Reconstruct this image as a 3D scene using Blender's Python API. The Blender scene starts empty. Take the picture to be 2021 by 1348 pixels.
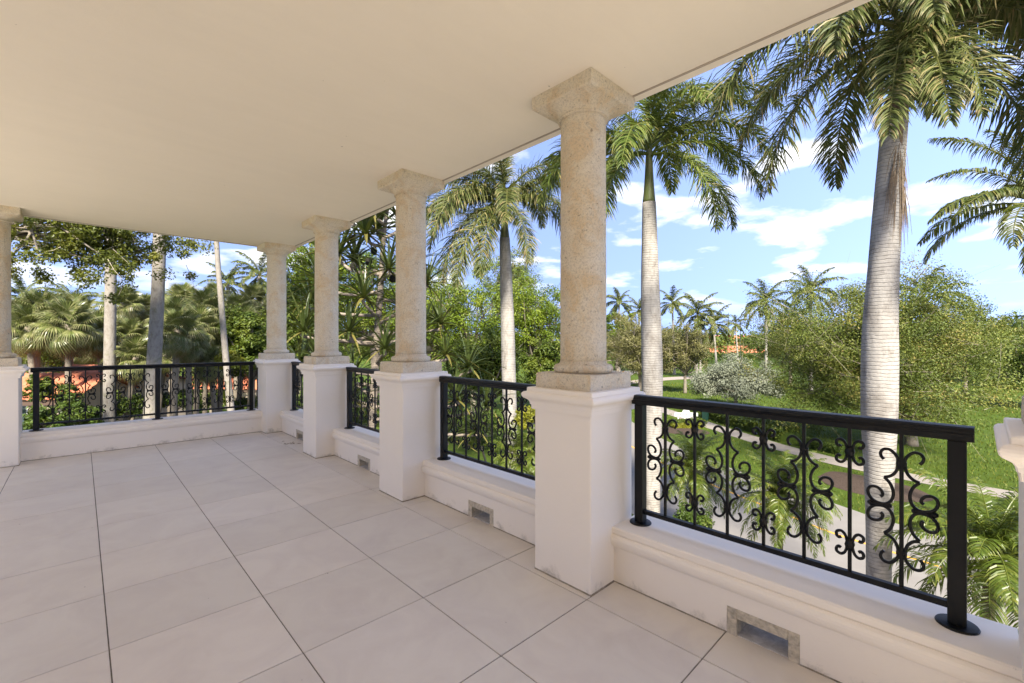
import bpy, math, random
import numpy as np
from mathutils import Matrix, Vector

# ------------------------------------------------------------------ camera, sky, sun, exposure
scene = bpy.context.scene
COL = scene.collection
YAW, CAM_H, FPX, HOR = 0.7653, 1.361, 886.16, 672.88      # measured from the tile joints (2021 px wide photograph)
SN, CS = math.sin(YAW), math.cos(YAW)
GZ = -4.7                                                   # street level below the terrace floor

cam_d = bpy.data.cameras.new('camera'); cam = bpy.data.objects.new('camera', cam_d); COL.objects.link(cam)
cam.location = (0, 0, CAM_H); cam.rotation_euler = (math.pi/2, 0, -YAW)
cam_d.sensor_width = 36; cam_d.lens = FPX/2021*36; cam_d.shift_y = (HOR-674)/2021
cam_d.clip_start = 0.05; cam_d.clip_end = 3000
scene.camera = cam

SUN_EL, SUN_ROT = math.radians(42), math.radians(141)
w = bpy.data.worlds.new('World'); scene.world = w; w.use_nodes = True
nt = w.node_tree; nt.nodes.clear()
def N(tree, typ, **kw):
    n = tree.nodes.new(typ)
    for k, v in kw.items():
        if k.startswith('_'): setattr(n, k[1:], v)
        else: n.inputs[k.replace('__', ' ')].default_value = v
    return n
out = N(nt, 'ShaderNodeOutputWorld')
sky = N(nt, 'ShaderNodeTexSky', _sky_type='NISHITA', _sun_disc=False, _sun_elevation=SUN_EL, _sun_rotation=SUN_ROT,
        _air_density=0.8, _dust_density=0.0, _ozone_density=3.6, _altitude=0)
bg = N(nt, 'ShaderNodeBackground', Strength=0.078); skt = N(nt, 'ShaderNodeMix', _data_type='RGBA', _blend_type='MULTIPLY'); skt.inputs[0].default_value = 1; skt.inputs[7].default_value = (1.24, .97, .95, 1)
nt.links.new(sky.outputs[0], skt.inputs[6]); nt.links.new(skt.outputs[2], bg.inputs[0])
# clear coastal air: read the sky a little above each direction so the white band hugs the horizon (same all round)
tcs = N(nt, 'ShaderNodeTexCoord'); mps = N(nt, 'ShaderNodeMapping'); mps.inputs['Scale'].default_value = (1, 1, .65); mps.inputs['Location'].default_value = (0, 0, .36)
nt.links.new(tcs.outputs['Generated'], mps.inputs[0]); nrm = N(nt, 'ShaderNodeVectorMath', _operation='NORMALIZE'); nt.links.new(mps.outputs[0], nrm.inputs[0]); nt.links.new(nrm.outputs[0], sky.inputs[0])
cl = N(nt, 'ShaderNodeBackground', Color=(1, 1, 1, 1), Strength=0.27)
tc = N(nt, 'ShaderNodeTexCoord')
sep = N(nt, 'ShaderNodeSeparateXYZ'); nt.links.new(tc.outputs['Generated'], sep.inputs[0])
den = N(nt, 'ShaderNodeMath', _operation='ADD'); nt.links.new(sep.outputs[2], den.inputs[0]); den.inputs[1].default_value = 0.16
dmx = N(nt, 'ShaderNodeMath', _operation='MAXIMUM'); nt.links.new(den.outputs[0], dmx.inputs[0]); dmx.inputs[1].default_value = 0.05
dx = N(nt, 'ShaderNodeMath', _operation='DIVIDE'); nt.links.new(sep.outputs[0], dx.inputs[0]); nt.links.new(dmx.outputs[0], dx.inputs[1])
dy = N(nt, 'ShaderNodeMath', _operation='DIVIDE'); nt.links.new(sep.outputs[1], dy.inputs[0]); nt.links.new(dmx.outputs[0], dy.inputs[1])
cmb = N(nt, 'ShaderNodeCombineXYZ', Z=11.2); nt.links.new(dx.outputs[0], cmb.inputs[0]); nt.links.new(dy.outputs[0], cmb.inputs[1])
cn = N(nt, 'ShaderNodeTexNoise', Scale=1.7, Detail=10, Roughness=0.52, Distortion=0.15); nt.links.new(cmb.outputs[0], cn.inputs['Vector'])
cr = N(nt, 'ShaderNodeValToRGB'); nt.links.new(cn.outputs[0], cr.inputs[0])
cr.color_ramp.elements[0].position = 0.525; cr.color_ramp.elements[0].color = (0, 0, 0, 1)
cr.color_ramp.elements[1].position = 0.63; cr.color_ramp.elements[1].color = (1, 1, 1, 1)
mx = N(nt, 'ShaderNodeMixShader'); hz = N(nt, 'ShaderNodeMapRange'); nt.links.new(sep.outputs[2], hz.inputs[0]); hz.inputs[1].default_value = .03; hz.inputs[2].default_value = .17
cf = N(nt, 'ShaderNodeMath', _operation='MULTIPLY'); nt.links.new(cr.outputs[0], cf.inputs[0]); nt.links.new(hz.outputs[0], cf.inputs[1]); nt.links.new(cf.outputs[0], mx.inputs[0])
nt.links.new(bg.outputs[0], mx.inputs[1]); nt.links.new(cl.outputs[0], mx.inputs[2]); nt.links.new(mx.outputs[0], out.inputs[0])

sd = bpy.data.lights.new('sun', 'SUN'); sd.energy = 2.5; sd.angle = math.radians(8.0); sd.color = (1.0, 0.93, 0.80)
sun = bpy.data.objects.new('sun', sd); COL.objects.link(sun)
sdir = Vector((-math.cos(SUN_EL)*math.sin(SUN_ROT), math.cos(SUN_EL)*math.cos(SUN_ROT), math.sin(SUN_EL)))
sun.rotation_euler = sdir.to_track_quat('Z', 'Y').to_euler(); sun.location = (0, 0, 30)
vs = scene.view_settings
vs.view_transform = 'Standard'; vs.look = 'None'; vs.gamma = 1; vs.use_curve_mapping = False; vs.exposure = 2.6
scene.cycles.max_bounces = 10; scene.cycles.diffuse_bounces = 6; scene.cycles.transparent_max_bounces = 8
scene.cycles.use_denoising = True

rng = np.random.default_rng(7)
random.seed(7)

# ------------------------------------------------------------------ places: pixel column + distance -> plan position
def at(px, D):
    a = (px-1010.5)/FPX
    return D*(SN+CS*a), D*(CS-SN*a)
def zat(py, D): return CAM_H-(py-HOR)/FPX*D
def gnd(px, py):
    D = FPX*(CAM_H-GZ)/(py-HOR); return at(px, D)
def caz(deg): return math.radians(deg)-YAW                  # heading: 0 = photo right, 90 = away, 180 = left, 270 = towards us

# ------------------------------------------------------------------ mesh builder
class MB:
    def __init__(s): s.v = []; s.f = []; s.a = []; s.n = 0
    def add(s, verts, *faces, var=None):
        verts = np.asarray(verts, float).reshape(-1, 3); s.v.append(verts)
        for f in faces:
            f = np.asarray(f, np.int64)
            if f.size == 0: continue
            s.f.append(f+s.n)
            if var is None: s.a.append(np.full(len(f), 0.5))
            else: s.a.append(np.broadcast_to(np.asarray(var, float), (len(f),)))
        s.n += len(verts); return s
    def box(s, x0, x1, y0, y1, z0, z1, b=0.0):
        if b <= 0:
            v = [(x, y, z) for z in (z0, z1) for y in (y0, y1) for x in (x0, x1)]
            return s.add(v, [(0, 2, 3, 1), (4, 5, 7, 6), (0, 1, 5, 4), (2, 6, 7, 3), (0, 4, 6, 2), (1, 3, 7, 5)])
        return s.rings([[(x0+b, y0, z0), (x1-b, y0, z0), (x1, y0+b, z0), (x1, y1-b, z0), (x1-b, y1, z0), (x0+b, y1, z0), (x0, y1-b, z0), (x0, y0+b, z0)],
                        [(x0+b, y0, z1-b), (x1-b, y0, z1-b), (x1, y0+b, z1-b), (x1, y1-b, z1-b), (x1-b, y1, z1-b), (x0+b, y1, z1-b), (x0, y1-b, z1-b), (x0, y0+b, z1-b)],
                        [(x0+b, y0+b, z1), (x1-b, y0+b, z1), (x1-b, y0+b, z1), (x1-b, y1-b, z1), (x1-b, y1-b, z1), (x0+b, y1-b, z1), (x0+b, y1-b, z1), (x0+b, y0+b, z1)]], cap=True)
    def rings(s, rings, cap=False, closed=True, var=None):
        R = np.asarray(rings, float); m, k = R.shape[:2]
        i = np.arange(m-1)[:, None]*k; j = np.arange(k if closed else k-1)[None, :]; jn = (j+1) % k
        q = np.stack([i+j, i+jn, i+k+jn, i+k+j], -1).reshape(-1, 4)
        s.add(R.reshape(-1, 3), q, var=var)
        if cap:
            base = s.n-m*k
            s.f.append(np.array([list(range(base+k-1, base-1, -1))])); s.a.append(np.array([.5]))
            s.f.append(np.array([list(range(base+(m-1)*k, base+m*k))])); s.a.append(np.array([.5]))
        return s
    def tube(s, path, rad, k=6, cap=True, var=None):
        P = np.asarray(path, float); n = len(P); r = np.broadcast_to(np.asarray(rad, float), (n,))
        T = np.gradient(P, axis=0); T /= np.linalg.norm(T, axis=1)[:, None]+1e-9
        ref = np.array([0, 0, 1.0]) if abs(T[0, 2]) < .9 else np.array([1.0, 0, 0])
        a = np.arange(k)*2*math.pi/k; R = []
        u = np.cross(T[0], ref); u /= np.linalg.norm(u)
        for i in range(n):
            u = u-T[i]*np.dot(u, T[i]); u /= np.linalg.norm(u)+1e-9; v = np.cross(T[i], u)
            R.append(P[i]+r[i]*(np.cos(a)[:, None]*u+np.sin(a)[:, None]*v))
        return s.rings(R, cap=cap, var=var)
    def lathe(s, prof, k=32, cap=True, c=(0, 0)):
        a = np.arange(k)*2*math.pi/k
        return s.rings([[(c[0]+r*math.cos(t), c[1]+r*math.sin(t), z) for t in a] for r, z in prof], cap=cap)
    def mesh(s, name, mat, smooth=False):
        me = bpy.data.meshes.new(name)
        V = np.concatenate(s.v); me.vertices.add(len(V)); me.vertices.foreach_set('co', V.ravel())
        loops = np.concatenate([f.ravel() for f in s.f]); tot = np.concatenate([np.full(len(f), f.shape[1]) for f in s.f])
        st = np.concatenate([[0], np.cumsum(tot)[:-1]])
        me.loops.add(len(loops)); me.loops.foreach_set('vertex_index', loops.astype(np.int32))
        me.polygons.add(len(tot)); me.polygons.foreach_set('loop_start', st.astype(np.int32))
        at_ = me.attributes.new('var', 'FLOAT', 'FACE'); at_.data.foreach_set('value', np.concatenate(s.a).astype(np.float32))
        me.polygons.foreach_set('use_smooth', np.full(len(tot), bool(smooth)))
        me.update(calc_edges=True); me.validate()
        me.materials.append(mat); return me
    def build(s, name, mat, parent=None, smooth=False):
        return put(name, s.mesh(name, mat, smooth), parent)

def put(name, me, parent=None, loc=None, rotz=None, mat=None, scale=None):
    o = bpy.data.objects.new(name, me); COL.objects.link(o)
    if parent is not None: o.parent = parent
    if loc is not None: o.location = loc
    if rotz is not None: o.rotation_euler = (0, 0, rotz)
    if mat is not None: o.matrix_local = mat
    if scale is not None: o.scale = scale
    return o
def thing(name, label, cat, loc=(0, 0, 0), rotz=0, group=None):
    o = bpy.data.objects.new(name, None); COL.objects.link(o); o.empty_display_size = .2
    o.location = loc; o.rotation_euler = (0, 0, rotz); return tag(o, label, cat, group)
def tag(o, label, cat, group=None):
    o['label'] = label; o['category'] = cat
    if group: o['group'] = group
    return o
def struct(o, label=None, cat=None):
    o['kind'] = 'structure'
    if label: o['label'] = label
    if cat: o['category'] = cat
    return o
def smooth_path(pts, n=5):
    P = np.asarray(pts, float); Q = np.vstack([2*P[0]-P[1], P, 2*P[-1]-P[-2]]); outp = []
    for i in range(1, len(Q)-2):
        p0, p1, p2, p3 = Q[i-1], Q[i], Q[i+1], Q[i+2]
        for t in np.linspace(0, 1, n, endpoint=False):
            outp.append(.5*((2*p1)+(-p0+p2)*t+(2*p0-5*p1+4*p2-p3)*t*t+(-p0+3*p1-3*p2+p3)*t**3))
    outp.append(P[-1]); return np.array(outp)

# ------------------------------------------------------------------ materials
def mat_new(name):
    m = bpy.data.materials.new(name); m.use_nodes = True; t = m.node_tree; t.nodes.clear()
    o = N(t, 'ShaderNodeOutputMaterial'); b = N(t, 'ShaderNodeBsdfPrincipled'); t.links.new(b.outputs[0], o.inputs[0])
    return m, t, b, o
def ramp(t, fac, stops):
    r = N(t, 'ShaderNodeValToRGB'); e = r.color_ramp.elements
    while len(e) < len(stops): e.new(.5)
    for el, (p, c) in zip(e, stops):
        el.position = p; el.color = (*c, 1) if len(c) == 3 else c
    t.links.new(fac, r.inputs[0]); return r.outputs[0]
def noise(t, scale, detail=4, rough=.55, dist=0, coord='Object', vec=None, stretch=None):
    n = N(t, 'ShaderNodeTexNoise', Scale=scale, Detail=detail, Roughness=rough, Distortion=dist)
    if vec is None:
        c = N(t, 'ShaderNodeTexCoord'); vec = c.outputs[coord]
        if coord == 'World':
            pass
    if stretch:
        mp = N(t, 'ShaderNodeMapping'); mp.inputs['Scale'].default_value = stretch; t.links.new(vec, mp.inputs[0]); vec = mp.outputs[0]
    t.links.new(vec, n.inputs['Vector']); return n.outputs[0]
def mixc(t, fac, a, b):
    m = N(t, 'ShaderNodeMix', _data_type='RGBA')
    for i, v in ((0, fac), (6, a), (7, b)):
        if isinstance(v, (float, int)): m.inputs[i].default_value = v
        elif isinstance(v, tuple): m.inputs[i].default_value = (*v, 1)
        else: t.links.new(v, m.inputs[i])
    return m.outputs[2]
def math_(t, op, a, b=None, clamp=False):
    m = N(t, 'ShaderNodeMath', _operation=op); m.use_clamp = clamp
    for i, v in ((0, a), (1, b)):
        if v is None: continue
        if isinstance(v, (float, int)): m.inputs[i].default_value = v
        else: t.links.new(v, m.inputs[i])
    return m.outputs[0]
def bump(t, b, h, strength=.3, dist=.01):
    n = N(t, 'ShaderNodeBump', Strength=strength, Distance=dist); t.links.new(h, n.inputs['Height']); t.links.new(n.outputs[0], b.inputs['Normal'])
def geo_pos(t):
    g = N(t, 'ShaderNodeNewGeometry'); return g.outputs['Position']
def objrand(t):
    return N(t, 'ShaderNodeObjectInfo').outputs['Random']

def make_stucco(name, base, stain=True, tint=(.30, .26, .20), streak=False):
    m, t, b, o = mat_new(name); pos = geo_pos(t)
    big = noise(t, 1.3, 5, .6, .4, vec=pos)
    c = mixc(t, math_(t, 'MULTIPLY', ramp(t, big, [(.35, (0, 0, 0)), (.75, (1, 1, 1))]), .22), base, tuple(x*.86 for x in base))
    if streak:
        c = mixc(t, math_(t, 'MULTIPLY', ramp(t, noise(t, 3, 6, .7, .6, vec=pos, stretch=(.35, 2.2, 1)), [(.4, (0, 0, 0)), (.7, (1, 1, 1))]), .16), c, tuple(x*.86 for x in base))
        c = mixc(t, ramp(t, noise(t, 21, 2, .5, vec=pos), [(.785, (0, 0, 0)), (.80, (.7, .7, .7))]), c, tint)
    if stain:
        sp = N(t, 'ShaderNodeSeparateXYZ'); t.links.new(pos, sp.inputs[0])
        h = noise(t, 6, 6, .65, .3, vec=pos)
        # mildew creeping up unevenly from the floor joint
        lim = math_(t, 'MULTIPLY', math_(t, 'SUBTRACT', h, .43), .38)
        f = math_(t, 'SUBTRACT', lim, sp.outputs[2]); f = math_(t, 'MULTIPLY', f, 16, True)
        fine = ramp(t, noise(t, 120, 3, .7, vec=pos), [(.38, (0, 0, 0)), (.62, (1, 1, 1))])
        f = math_(t, 'MULTIPLY', f, math_(t, 'MULTIPLY_ADD', fine, .55)); 
        f.node.inputs[2].default_value = .2
        c = mixc(t, math_(t, 'MULTIPLY', f, .5), c, (.13, .115, .08))
        sc = ramp(t, noise(t, 9, 8, .8, 1.2, vec=pos, stretch=(1, 1, 3)), [(.66, (0, 0, 0)), (.70, (1, 1, 1))])
        c = mixc(t, math_(t, 'MULTIPLY', sc, .3), c, tint)
    t.links.new(c, b.inputs['Base Color']); b.inputs['Roughness'].default_value = .75; b.inputs['Specular IOR Level'].default_value = .3
    hgt = math_(t, 'ADD', math_(t, 'MULTIPLY', noise(t, 30, 4, .6, vec=pos), .8), math_(t, 'MULTIPLY', noise(t, 220, 2, .5, vec=pos), .2))
    bump(t, b, hgt, .22, .006); return m
M = {}
M['stucco'] = make_stucco('white_stucco', (.87, .80, .70))
M['ceiling'] = make_stucco('ceiling_plaster', (.88, .80, .665), stain=False, streak=True)
M['drip'] = make_stucco('groove_shadow_bead', (.42, .36, .29), stain=False)  # darker colour painted in for the shade inside the ceiling groove

m, t, b, o = mat_new('coral_stone'); pos = geo_pos(t)
n1 = noise(t, 5.5, 6, .65, .8, vec=pos); n2 = noise(t, 95, 5, .75, vec=pos); n3 = noise(t, 2.2, 3, .5, vec=pos)
c = ramp(t, n1, [(.30, (.77, .69, .55)), (.50, (.74, .635, .46)), (.62, (.69, .515, .29)), (.72, (.74, .62, .44)), (.85, (.77, .70, .575))])
c = mixc(t, ramp(t, n2, [(.47, (0, 0, 0)), (.64, (.62, .62, .62))]), c, (.33, .28, .21))
c = mixc(t, math_(t, 'MULTIPLY', n3, .40), c, (.76, .70, .60))
pits = ramp(t, noise(t, 46, 4, .6, .4, vec=pos), [(.64, (0, 0, 0)), (.70, (.7, .7, .7))])
c = mixc(t, pits, c, (.25, .20, .145))
t.links.new(c, b.inputs['Base Color']); b.inputs['Roughness'].default_value = .9; b.inputs['Specular IOR Level'].default_value = .2
hh = math_(t, 'ADD', math_(t, 'MULTIPLY', n2, .7), math_(t, 'MULTIPLY', noise(t, 28, 5, .7, .6, vec=pos), .8))
bump(t, b, math_(t, 'SUBTRACT', hh, math_(t, 'MULTIPLY', pits, .5)), .9, .014); M['coral'] = m

m, t, b, o = mat_new('floor_tile'); pos = geo_pos(t); r = objrand(t)
cl_ = ramp(t, r, [(0, (.635, .59, .53)), (.35, (.70, .648, .585)), (.7, (.665, .625, .57)), (1, (.72, .66, .592))])
cl_ = mixc(t, math_(t, 'MULTIPLY', ramp(t, noise(t, 2.6, 6, .6, 1.4, vec=pos), [(.38, (0, 0, 0)), (.72, (1, 1, 1))]), .42), cl_, (.52, .455, .425))
cl_ = mixc(t, math_(t, 'MULTIPLY', ramp(t, noise(t, 5, 7, .75, 3.0, vec=pos, stretch=(1, .45, 1)), [(.56, (0, 0, 0)), (.75, (1, 1, 1))]), .28), cl_, (.73, .675, .64))
cl_ = mixc(t, ramp(t, noise(t, 38, 2, .5, vec=pos), [(.775, (0, 0, 0)), (.79, (.8, .8, .8))]), cl_, (.16, .13, .11))
t.links.new(cl_, b.inputs['Base Color'])
rr = N(t, 'ShaderNodeMapRange'); t.links.new(noise(t, 3, 5, .6, .8, vec=pos), rr.inputs[0]); rr.inputs[3].default_value = .34; rr.inputs[4].default_value = .62
t.links.new(rr.outputs[0], b.inputs['Roughness']); b.inputs['Specular IOR Level'].default_value = .38
bump(t, b, noise(t, 60, 4, .6, vec=pos), .06, .003); M['tile'] = m

def plain(name, col, rough=.6, spec=.4, nscale=None, amp=.25, bs=0, metallic=0, col2=None, coord_world=True):
    m, t, b, o = mat_new(name)
    if nscale:
        n = noise(t, nscale, 5, .6, .3, vec=geo_pos(t)) if coord_world else noise(t, nscale, 5, .6, .3)
        c = mixc(t, ramp(t, n, [(.35, (0, 0, 0)), (.68, (1, 1, 1))]), col, col2 or tuple(x*(1-amp) for x in col)); t.links.new(c, b.inputs['Base Color'])
        if bs: bump(t, b, n, bs, .02)
    else: b.inputs['Base Color'].default_value = (*col, 1)
    b.inputs['Roughness'].default_value = rough; b.inputs['Specular IOR Level'].default_value = spec; b.inputs['Metallic'].default_value = metallic
    return m
M['grout'] = plain('grout', (.20, .18, .155), .95, .1, 30, .35)
M['concrete'] = plain('rough_concrete', (.64, .57, .45), .95, .1, 45, .4, .6)
M['drainfloor'] = plain('drain_floor', (.62, .60, .60), .5, .4, 25, .4)
M['joint'] = plain('grimy_sealant', (.22, .185, .135), .95, .1, 22, .6, col2=(.42, .37, .30))
M['iron'] = plain('black_iron', (.006, .0065, .0065), .42, .28, 40, .4, .05)
M['deck'] = plain('bounce_deck_finish', (.80, .72, .615), .7, .3, 3, .15)  # pale finish of the added deck, to bounce sunlight into the terrace
M['wallw'] = plain('house_wall', (.80, .75, .68), .8, .3, 3, .08)
M['cream'] = plain('cream_wall', (.58, .48, .36), .85, .2, 2, .15)
M['white'] = plain('white_paint', (.78, .78, .76), .6, .4, 8, .06)
M['board'] = plain('sign_board_paint', (.52, .52, .50), .6, .3, 8, .08)
M['letter'] = plain('sign_lettering', (.05, .05, .06), .6, .3)
M['bin'] = plain('green_plastic', (.02, .07, .05), .5, .4, 12, .3)
M['pole'] = plain('dark_pole_paint', (.03, .03, .035), .5, .4, 5, .3)
M['glass'] = plain('window_glass', (.05, .07, .08), .08, .6)
M['fascia'] = plain('dark_eave_board', (.09, .06, .045), .8, .2)
M['grey'] = plain('grey_wall', (.42, .42, .40), .8, .2, 2, .15)
M['road'] = plain('pale_asphalt', (0.1860, 0.1705, 0.1550), .9, .2, 1.2, .12, .05, col2=(0.2108, 0.1953, 0.1767))
M['yellow'] = plain('yellow_road_paint', (.70, .36, .06), .8, .2, 9, .25)
M['walk'] = plain('sidewalk_concrete', (0.2604, 0.2294, 0.1984), .9, .2, 3, .18)
M['mulch'] = plain('brown_mulch', (.042, .031, .024), 1, .05, 22, .6, .6, col2=(.085, .062, .048))
M['court'] = plain('paver_court', (.36, .31, .26), .9, .2, 5, .2)
M['pave'] = plain('pink_paving', (0.3100, 0.2542, 0.2232), .9, .2, 4, .15)
M['soil'] = plain('leaf_litter', (.10, .085, .045), 1, .05, 5, .5, .4, col2=(.05, .06, .025))

m, t, b, o = mat_new('lawn'); pos = geo_pos(t)
c = ramp(t, noise(t, 1.1, 8, .7, .5, vec=pos), [(.30, (.046,.070,.009)), (.55, (.072,.108,.012)), (.75, (.088,.128,.021))])
c = mixc(t, ramp(t, noise(t, 26, 5, .75, vec=pos), [(.35, (.0, .0, .0)), (.7, (.55, .55, .55))]), c, (.032,.058,.009))
c = mixc(t, ramp(t, noise(t, .25, 4, .6, .5, vec=pos), [(.55, (0, 0, 0)), (.8, (.5, .5, .5))]), c, (.105,.112,.034))
t.links.new(c, b.inputs['Base Color']); b.inputs['Roughness'].default_value = .9; b.inputs['Specular IOR Level'].default_value = .1
bump(t, b, noise(t, 60, 4, .8, vec=pos), .8, .05); M['lawn'] = m

m, t, b, o = mat_new('barrel_roof_tile'); pos = geo_pos(t)
c = ramp(t, noise(t, 3.5, 6, .75, vec=pos), [(.3, (.44, .13, .065)), (.55, (.55, .19, .10)), (.75, (.40, .14, .08))])
t.links.new(c, b.inputs['Base Color']); b.inputs['Roughness'].default_value = .85; M['roof'] = m

def leaf_mat(name, stops, trans=.3, rough=.45, dry=None, spec=.35):
    m, t, b, o = mat_new(name)
    a = N(t, 'ShaderNodeAttribute', _attribute_name='var'); f = a.outputs['Fac']
    f2 = math_(t, 'ADD', math_(t, 'MULTIPLY', f, .8), math_(t, 'MULTIPLY', noise(t, .9, 3, .6, vec=geo_pos(t)), .3))
    c = ramp(t, math_(t, 'SUBTRACT', f2, .05), stops)
    if dry:
        c = mixc(t, ramp(t, noise(t, 7, 3, .6, vec=geo_pos(t)), [(.60, (0, 0, 0)), (.70, (.75, .75, .75))]), c, dry)
    t.links.new(c, b.inputs['Base Color']); b.inputs['Roughness'].default_value = rough; b.inputs['Specular IOR Level'].default_value = spec
    tr = N(t, 'ShaderNodeBsdfTranslucent'); t.links.new(mixc(t, .5, c, (.13, .145, .010)), tr.inputs[0])
    mxs = N(t, 'ShaderNodeMixShader'); mxs.inputs[0].default_value = trans
    t.links.new(b.outputs[0], mxs.inputs[1]); t.links.new(tr.outputs[0], mxs.inputs[2]); t.links.new(mxs.outputs[0], o.inputs[0]); return m
M['royal'] = leaf_mat('royal_palm_leaf', [(0, (0.0334, 0.0475, 0.0120)), (.45, (0.0726, 0.0949, 0.0218)), (.8, (0.1514, 0.1516, 0.0491)), (1, (0.3330, 0.2376, 0.1199))], .22, .5, (0.3026, 0.2045, 0.1036), spec=.25)
M['royalb'] = leaf_mat('fresh_palm_leaf', [(0, (0.0342, 0.0565, 0.0086)), (.45, (0.0763, 0.1152, 0.0154)), (.8, (0.1580, 0.1824, 0.0386)), (1, (0.2895, 0.2235, 0.0858))], .26, .5, (0.2632, 0.1882, 0.0772), spec=.25)
M['coco'] = leaf_mat('coconut_leaf', [(0, (0.0425, 0.0626, 0.0114)), (.5, (0.0801, 0.1017, 0.0163)), (1, (0.1791, 0.1564, 0.0378))], .28, .4)
M['date'] = leaf_mat('date_palm_leaf', [(0, (0.0425, 0.0703, 0.0075)), (.5, (0.0801, 0.1173, 0.0138)), (.9, (0.1509, 0.1642, 0.0283)), (1, (0.2358, 0.1564, 0.0378))], .3, .38)
M['fan'] = leaf_mat('fan_palm_leaf', [(0, (0.0642, 0.0909, 0.0243)), (.5, (0.1287, 0.1514, 0.0415)), (1, (0.3215, 0.2908, 0.1461))], .2, .33, spec=.5)
M['fandry'] = leaf_mat('dry_fan_leaf', [(0, (.12, .075, .035)), (1, (.25, .16, .08))], .15, .7)
M['pand'] = leaf_mat('screw_pine_leaf', [(0, (0.0261, 0.0415, 0.0101)), (.6, (0.0544, 0.0740, 0.0159)), (1, (0.1633, 0.1354, 0.0363))], .15, .38, spec=.5)
M['lime'] = leaf_mat('lime_foliage', [(0, (0.0619, 0.1025, 0.0083)), (.5, (0.1423, 0.2051, 0.0116)), (1, (0.2597, 0.2974, 0.0289))], .35, .5)
M['mid'] = leaf_mat('mid_green_foliage', [(0, (0.0365, 0.0627, 0.0081)), (.5, (0.0830, 0.1212, 0.0114)), (1, (0.1706, 0.1920, 0.0243))], .3, .5)
M['fig'] = leaf_mat('fig_foliage', [(0, (0.0556, 0.0725, 0.0107)), (.5, (0.1114, 0.1254, 0.0149)), (1, (0.2228, 0.2113, 0.0319))], .35, .45)
M['olive'] = leaf_mat('olive_yellow_foliage', [(0, (0.0607, 0.0861, 0.0141)), (.4, (0.1153, 0.1489, 0.0221)), (.75, (0.2064, 0.2119, 0.0402)), (.93, (0.2428, 0.1776, 0.0503)), (1, (0.3643, 0.1604, 0.0503))], .25, .55)
M['sparse'] = leaf_mat('grey_olive_foliage', [(0, (0.0777, 0.0776, 0.0237)), (.5, (0.1371, 0.1307, 0.0406)), (1, (0.2193, 0.1960, 0.0745))], .25, .6)
M['silver'] = leaf_mat('silver_foliage', [(0, (0.0967, 0.1128, 0.0685)), (.5, (0.1854, 0.2015, 0.1370)), (1, (0.3063, 0.3224, 0.2418))], .1, .6)
M['hedge'] = leaf_mat('hedge_foliage', [(0, (0.0259, 0.0489, 0.0061)), (.5, (0.0590, 0.0978, 0.0106)), (1, (0.1298, 0.1661, 0.0227))], .25, .5)
M['yellowbush'] = leaf_mat('yellow_green_bush', [(0, (0.0943, 0.1017, 0.0063)), (.5, (0.1886, 0.1955, 0.0126)), (1, (0.3017, 0.2815, 0.0314))], .3, .5)

M['blade'] = leaf_mat('grass_blade', [(0, (0.0538, 0.0825, 0.0086)), (.5, (0.1053, 0.1503, 0.0164)), (1, (0.2223, 0.2037, 0.0429))], .35, .6)
def bark(name, c1, c2, ring=None, sc=6, bs=.5, lichen=None):
    m, t, b, o = mat_new(name); pos = geo_pos(t)
    n = noise(t, sc, 7, .7, .5, vec=pos, stretch=(1, 1, .5))
    c = ramp(t, n, [(.30, c2), (.50, c1), (.72, tuple(min(1, x*1.18) for x in c1))])
    hgt = n
    if ring:
        sp = N(t, 'ShaderNodeSeparateXYZ'); t.links.new(pos, sp.inputs[0])
        wob = math_(t, 'ADD', sp.outputs[2], math_(t, 'MULTIPLY', noise(t, 2.2, 4, .6, vec=pos), .10))
        wv = math_(t, 'SINE', math_(t, 'MULTIPLY', wob, 2*math.pi/ring))
        thin = ramp(t, math_(t, 'MULTIPLY_ADD', wv, .5), [(.78, (0, 0, 0)), (.97, (1, 1, 1))]); thin.node.inputs[0].links[0].from_node.inputs[2].default_value = .5
        msk = ramp(t, noise(t, 5, 5, .7, vec=pos, stretch=(1, 1, 2.5)), [(.42, (.1, .1, .1)), (.62, (.9, .9, .9))])
        c = mixc(t, math_(t, 'MULTIPLY', math_(t, 'MULTIPLY', thin, msk), .65), c, tuple(x*.6 for x in c2))
        c = mixc(t, ramp(t, noise(t, 1.1, 6, .7, .8, vec=pos), [(.52, (0, 0, 0)), (.68, (.7, .7, .7))]), c, tuple(x*.9 for x in c2))
        hgt = math_(t, 'SUBTRACT', n, thin)
    if lichen:
        c = mixc(t, ramp(t, noise(t, 2.4, 6, .75, .7, vec=pos), [(.54, (0, 0, 0)), (.64, (.85, .85, .85))]), c, lichen)
    t.links.new(c, b.inputs['Base Color']); b.inputs['Roughness'].default_value = .9; b.inputs['Specular IOR Level'].default_value = .15
    bump(t, b, hgt, bs, .02); return m
M['royaltrunk'] = bark('royal_palm_trunk', (0.3096, 0.2880, 0.2592), (0.1800, 0.1584, 0.1368), ring=.062)
M['shaft'] = plain('green_crownshaft', (.095, .125, .038), .5, .3, 4, .35, col2=(.12, .11, .05))
M['browntop'] = bark('old_leaf_base', (0.2160, 0.1512, 0.1008), (0.1296, 0.0864, 0.0540), ring=.09)
M['lichentrunk'] = bark('mottled_grey_trunk', (0.2448, 0.2203, 0.1897), (0.1530, 0.1224, 0.0979), sc=9, lichen=(0.1652, 0.1561, 0.0979), bs=.8)
M['branch'] = bark('grey_bark', (0.1944, 0.1656, 0.1296), (0.0936, 0.0756, 0.0576), sc=8)
M['pandbark'] = bark('pale_screw_pine_bark', (0.2592, 0.2160, 0.1728), (0.1440, 0.1188, 0.0936), ring=.05, sc=14)
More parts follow.
